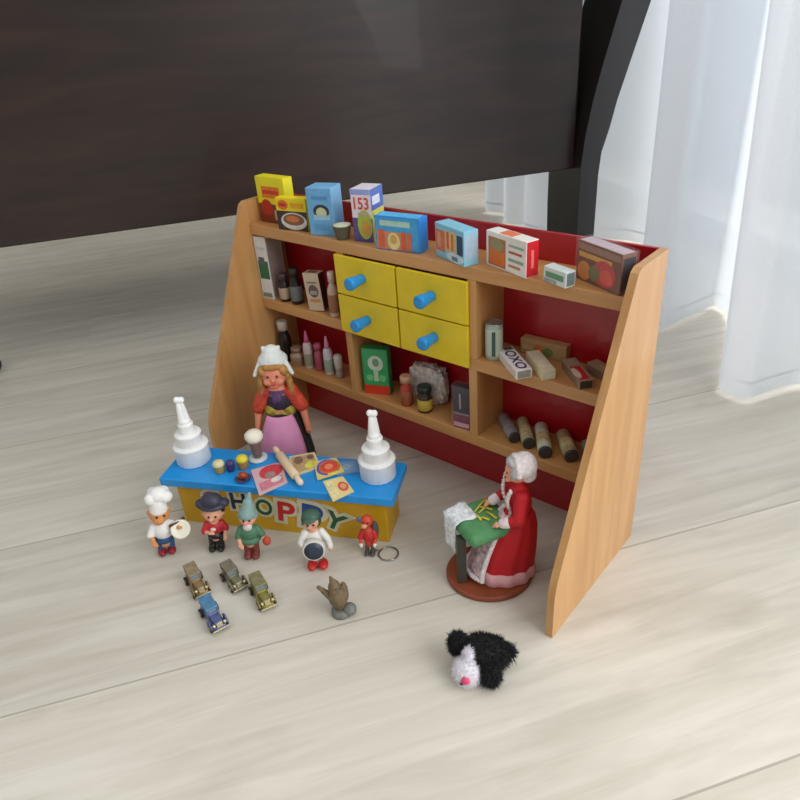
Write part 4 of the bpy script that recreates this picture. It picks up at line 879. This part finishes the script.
for j in range(10):
    for i in range(nI - 1): f = q.bm.faces.new((rows[j][i], rows[j][i + 1], rows[j + 1][i + 1], rows[j + 1][i])); f.smooth = True
q.mi(AP); la = q.build('lace_apron', l); so = la.modifiers.new('t', 'SOLIDIFY'); so.thickness = .0012; so.offset = 1
q = MB()
edge = [(j / 24, 0.0) for j in range(25)] + [(1.0, i / 16) for i in range(1, 17)] + [(1 - j / 24, 1.0) for j in range(1, 25)]
for i, (f, g_) in enumerate(edge):
    p = apron_pt(f, g_) * 1.0; n = Vector((p.x, p.y + .01, 0)).normalized(); q.ell(p + n * .0012, (.0036, .0036, .0036), LW, u=8, v=6)
q.build('lace_border', la)
q = MB()
for s in (-1, 1):
    for k in range(9):
        f = k / 8; q.ell(mm((s * (15 - 9 * f), -11.5 - 5.5 * math.sin(math.pi * min(1, f + .15)), 144 - 40 * f)), mm((3.8, 2.4, 3.4)), LW, u=8, v=6)
q.build('lace_collar', l)
for s, a, b in ((-1, (-22, -24, 107), (-20.5, -28, 106)), (1, (24, -20, 105), (22.8, -24, 104))):
    blob('lace_cuff', l, [K(a, b, 7.2, 6.6, LW)], .0012)
GH = mat((176, 174, 172), .8, var=.2, scale=200, bump=.5, name='grey_hair')
blob('hair', l, [E((0, 0, 170), (16, 14, 14), GH), E((-11, -7, 166), (5.5, 7, 9), GH), E((11, -7, 166), (5.5, 7, 9), GH), E((0, -9, 177), (11, 7, 5), GH)], .0012)
BP = [E((0, 6, 170), (17.5, 15.5, 17), LW), E((0, 10, 159), (14, 11, 12), LW)]
for k in range(11):
    a = math.pi * k / 10; BP.append(E((16.5 * math.cos(a), -4, 166 + 16 * math.sin(a)), (3.6, 4.4, 3.6), LW))
blob('bonnet', l, BP, .0013)
eyes(l, -16, 165, 4.8, 1.3, mat((50, 60, 70), .3))
MB().ell(mm((0, -17, 155.5)), mm((2.8, 1.2, 1)), mat((176, 60, 60), .4)).build('mouth', l)
# lace pillow on its dark stand
PG = mat((84, 142, 92), .8, var=.12, scale=160, name='pillow_green')
pil = MB(); pil.box((-.0270, -.0800, .0775), (.0320, -.0225, .0960), PG, .0080, seg=4); po = pil.build('lace_pillow', l, (-.0275, .0085, 0), (0, 0, R(20))); po.scale = (1.14, 1.14, 1.0)
for f in po.data.polygons: f.use_smooth = True
q = MB()
for i in range(9):
    for j in range(11):
        pass
lc = MB(); rows = []
for j in range(12):
    f = j / 11; s = f * .075
    row = []
    for i in range(9):
        g_ = i / 8 - .5
        y = -.0560 - s if s < .0255 else -.0820 - .0012 * math.sin(i)
        z = .0972 if s < .0245 else .0972 - (s - .0245)
        wd = .030 * (1 - .25 * f); x = -.012 + g_ * wd * (1 + .1 * math.sin(j * 2.0))
        row.append(lc.bm.verts.new((x, y, z + .0007 * math.sin(i * 2 + j))))
    rows.append(row)
for j in range(11):
    for i in range(8): f = lc.bm.faces.new((rows[j][i], rows[j][i + 1], rows[j + 1][i + 1], rows[j + 1][i])); f.smooth = True
LL = mat((226, 230, 232), .8, var=.25, scale=260, name='lace_strip'); lc.mi(LL); lo = lc.build('lace_strip', po); so = lo.modifiers.new('t', 'SOLIDIFY'); so.thickness = .0010; so.offset = 1
YB = mat((206, 190, 60), .45, name='bobbin_yellow')
for i, (x0, y0, x1, y1) in enumerate(((-.006, -.055, -.020, -.030), (-.002, -.052, -.010, -.030), (.004, -.055, .014, -.048), (-.012, -.047, .001, -.036), (.000, -.044, .016, -.040), (-.004, -.056, .010, -.056))):
    q = MB(); q.tube([(x0, y0, .0972), ((x0 + x1) / 2, (y0 + y1) / 2, .0985), (x1, y1, .0974)], [.0008, .0013, .0016], YB, seg=8); q.build('bobbin', po)
ST = mat((58, 54, 46), .6, var=.2, name='stand_dark')
q = MB(); q.box((.0050, -.0800, .008), (.0180, -.0690, .0790), ST, .001); q.box((-.0330, -.0560, .008), (-.0260, -.0480, .0790), ST, .001); q.build('pillow_stand', l)

# ---------------------------------------------------------------- plush dog head
p = thing('plush_dog', 'black and white fluffy plush dog head with a pink nose, lying on the floor', 'plush toy', (.5580, -.2880, 0), 26); p.scale = (.86, .86, .86)
FB_ = mat((16, 16, 18), .9, var=.3, scale=120, name='fur_black'); FW = mat((226, 222, 228), .9, var=.08, name='fur_white'); PN = mat((214, 60, 110), .5, name='nose_pink')
def M_(v): return v
core = [E((6, 6, 25), (24, 22, 23), FB_), E((18, 13, 21), (19, 17, 19), FB_)]
blob('head', p, core + [E((-8, -16, 19), (17, 17, 18), FW), E((-7, -8, 35), (7, 11, 10), FW)], .0016)
def tufts(name, ells, m, n, ln, par, avoid=()):
    mb = MB(); rnd = random.Random(3 + n); i = mb.mi(m); k = 0
    while k < n:
        c_, r_ = ells[rnd.randrange(len(ells))]
        v = Vector((rnd.gauss(0, 1), rnd.gauss(0, 1), rnd.gauss(0, 1))).normalized()
        pt = Vector([c_[j] + v[j] * r_[j] for j in range(3)])
        if pt.z < 1.0 or any(sum(((pt[j] - a[0][j]) / a[1][j]) ** 2 for j in range(3)) < 1 for a in avoid): continue
        nrm = Vector([v[j] / r_[j] for j in range(3)]).normalized()
        tip = pt + nrm * ln * rnd.uniform(.7, 1.3) + Vector((rnd.uniform(-1, 1), rnd.uniform(-1, 1), rnd.uniform(-1.6, .3))) * ln * .6
        tip.z = max(tip.z, .4)
        x = nrm.orthogonal().normalized(); y = nrm.cross(x); w_ = ln * .16
        b = [mb.bm.verts.new((pt + (x * math.cos(a) + y * math.sin(a)) * w_) * .001) for a in (0, 2.1, 4.2)]; tv = mb.bm.verts.new(tip * .001)
        for a in range(3):
            f = mb.bm.faces.new((b[a], b[(a + 1) % 3], tv)); f.material_index = i
        k += 1
    return mb.build(name, par)
WHT = [((-8, -16, 19), (17.5, 17.5, 18.5)), ((-7, -8, 35), (7.5, 11.5, 10.5))]
tufts('black_fur', [((6, 6, 25), (24, 22, 23)), ((18, 13, 21), (19, 17, 19))], FB_, 3600, 5.0, p, WHT)
tufts('white_fur', WHT, FW, 1500, 2.6, p, [((6, 6, 25), (23, 21, 22))])
for nm, e in (('ear', [((-23, 8, 34), (11, 10, 16))]), ('ear', [((18, -16, 18), (12, 9, 16))])):
    b_ = blob(nm, p, [E(e[0][0], e[0][1], FB_)], .0016); tufts('ear_fur', e, FB_, 1100, 4.5, b_)
blob('nose', p, [E((-8, -33, 22), (5.6, 4.8, 5.0), PN)], .0012)
MB().ell(mm((-13, -32, 15)), mm((2.6, 2.4, 2.6)), mat((60, 26, 36), .5)).build('mouth', p)
tufts('tail_tuft', [((36, 18, 22), (5, 5, 6))], FB_, 300, 7.0, p)
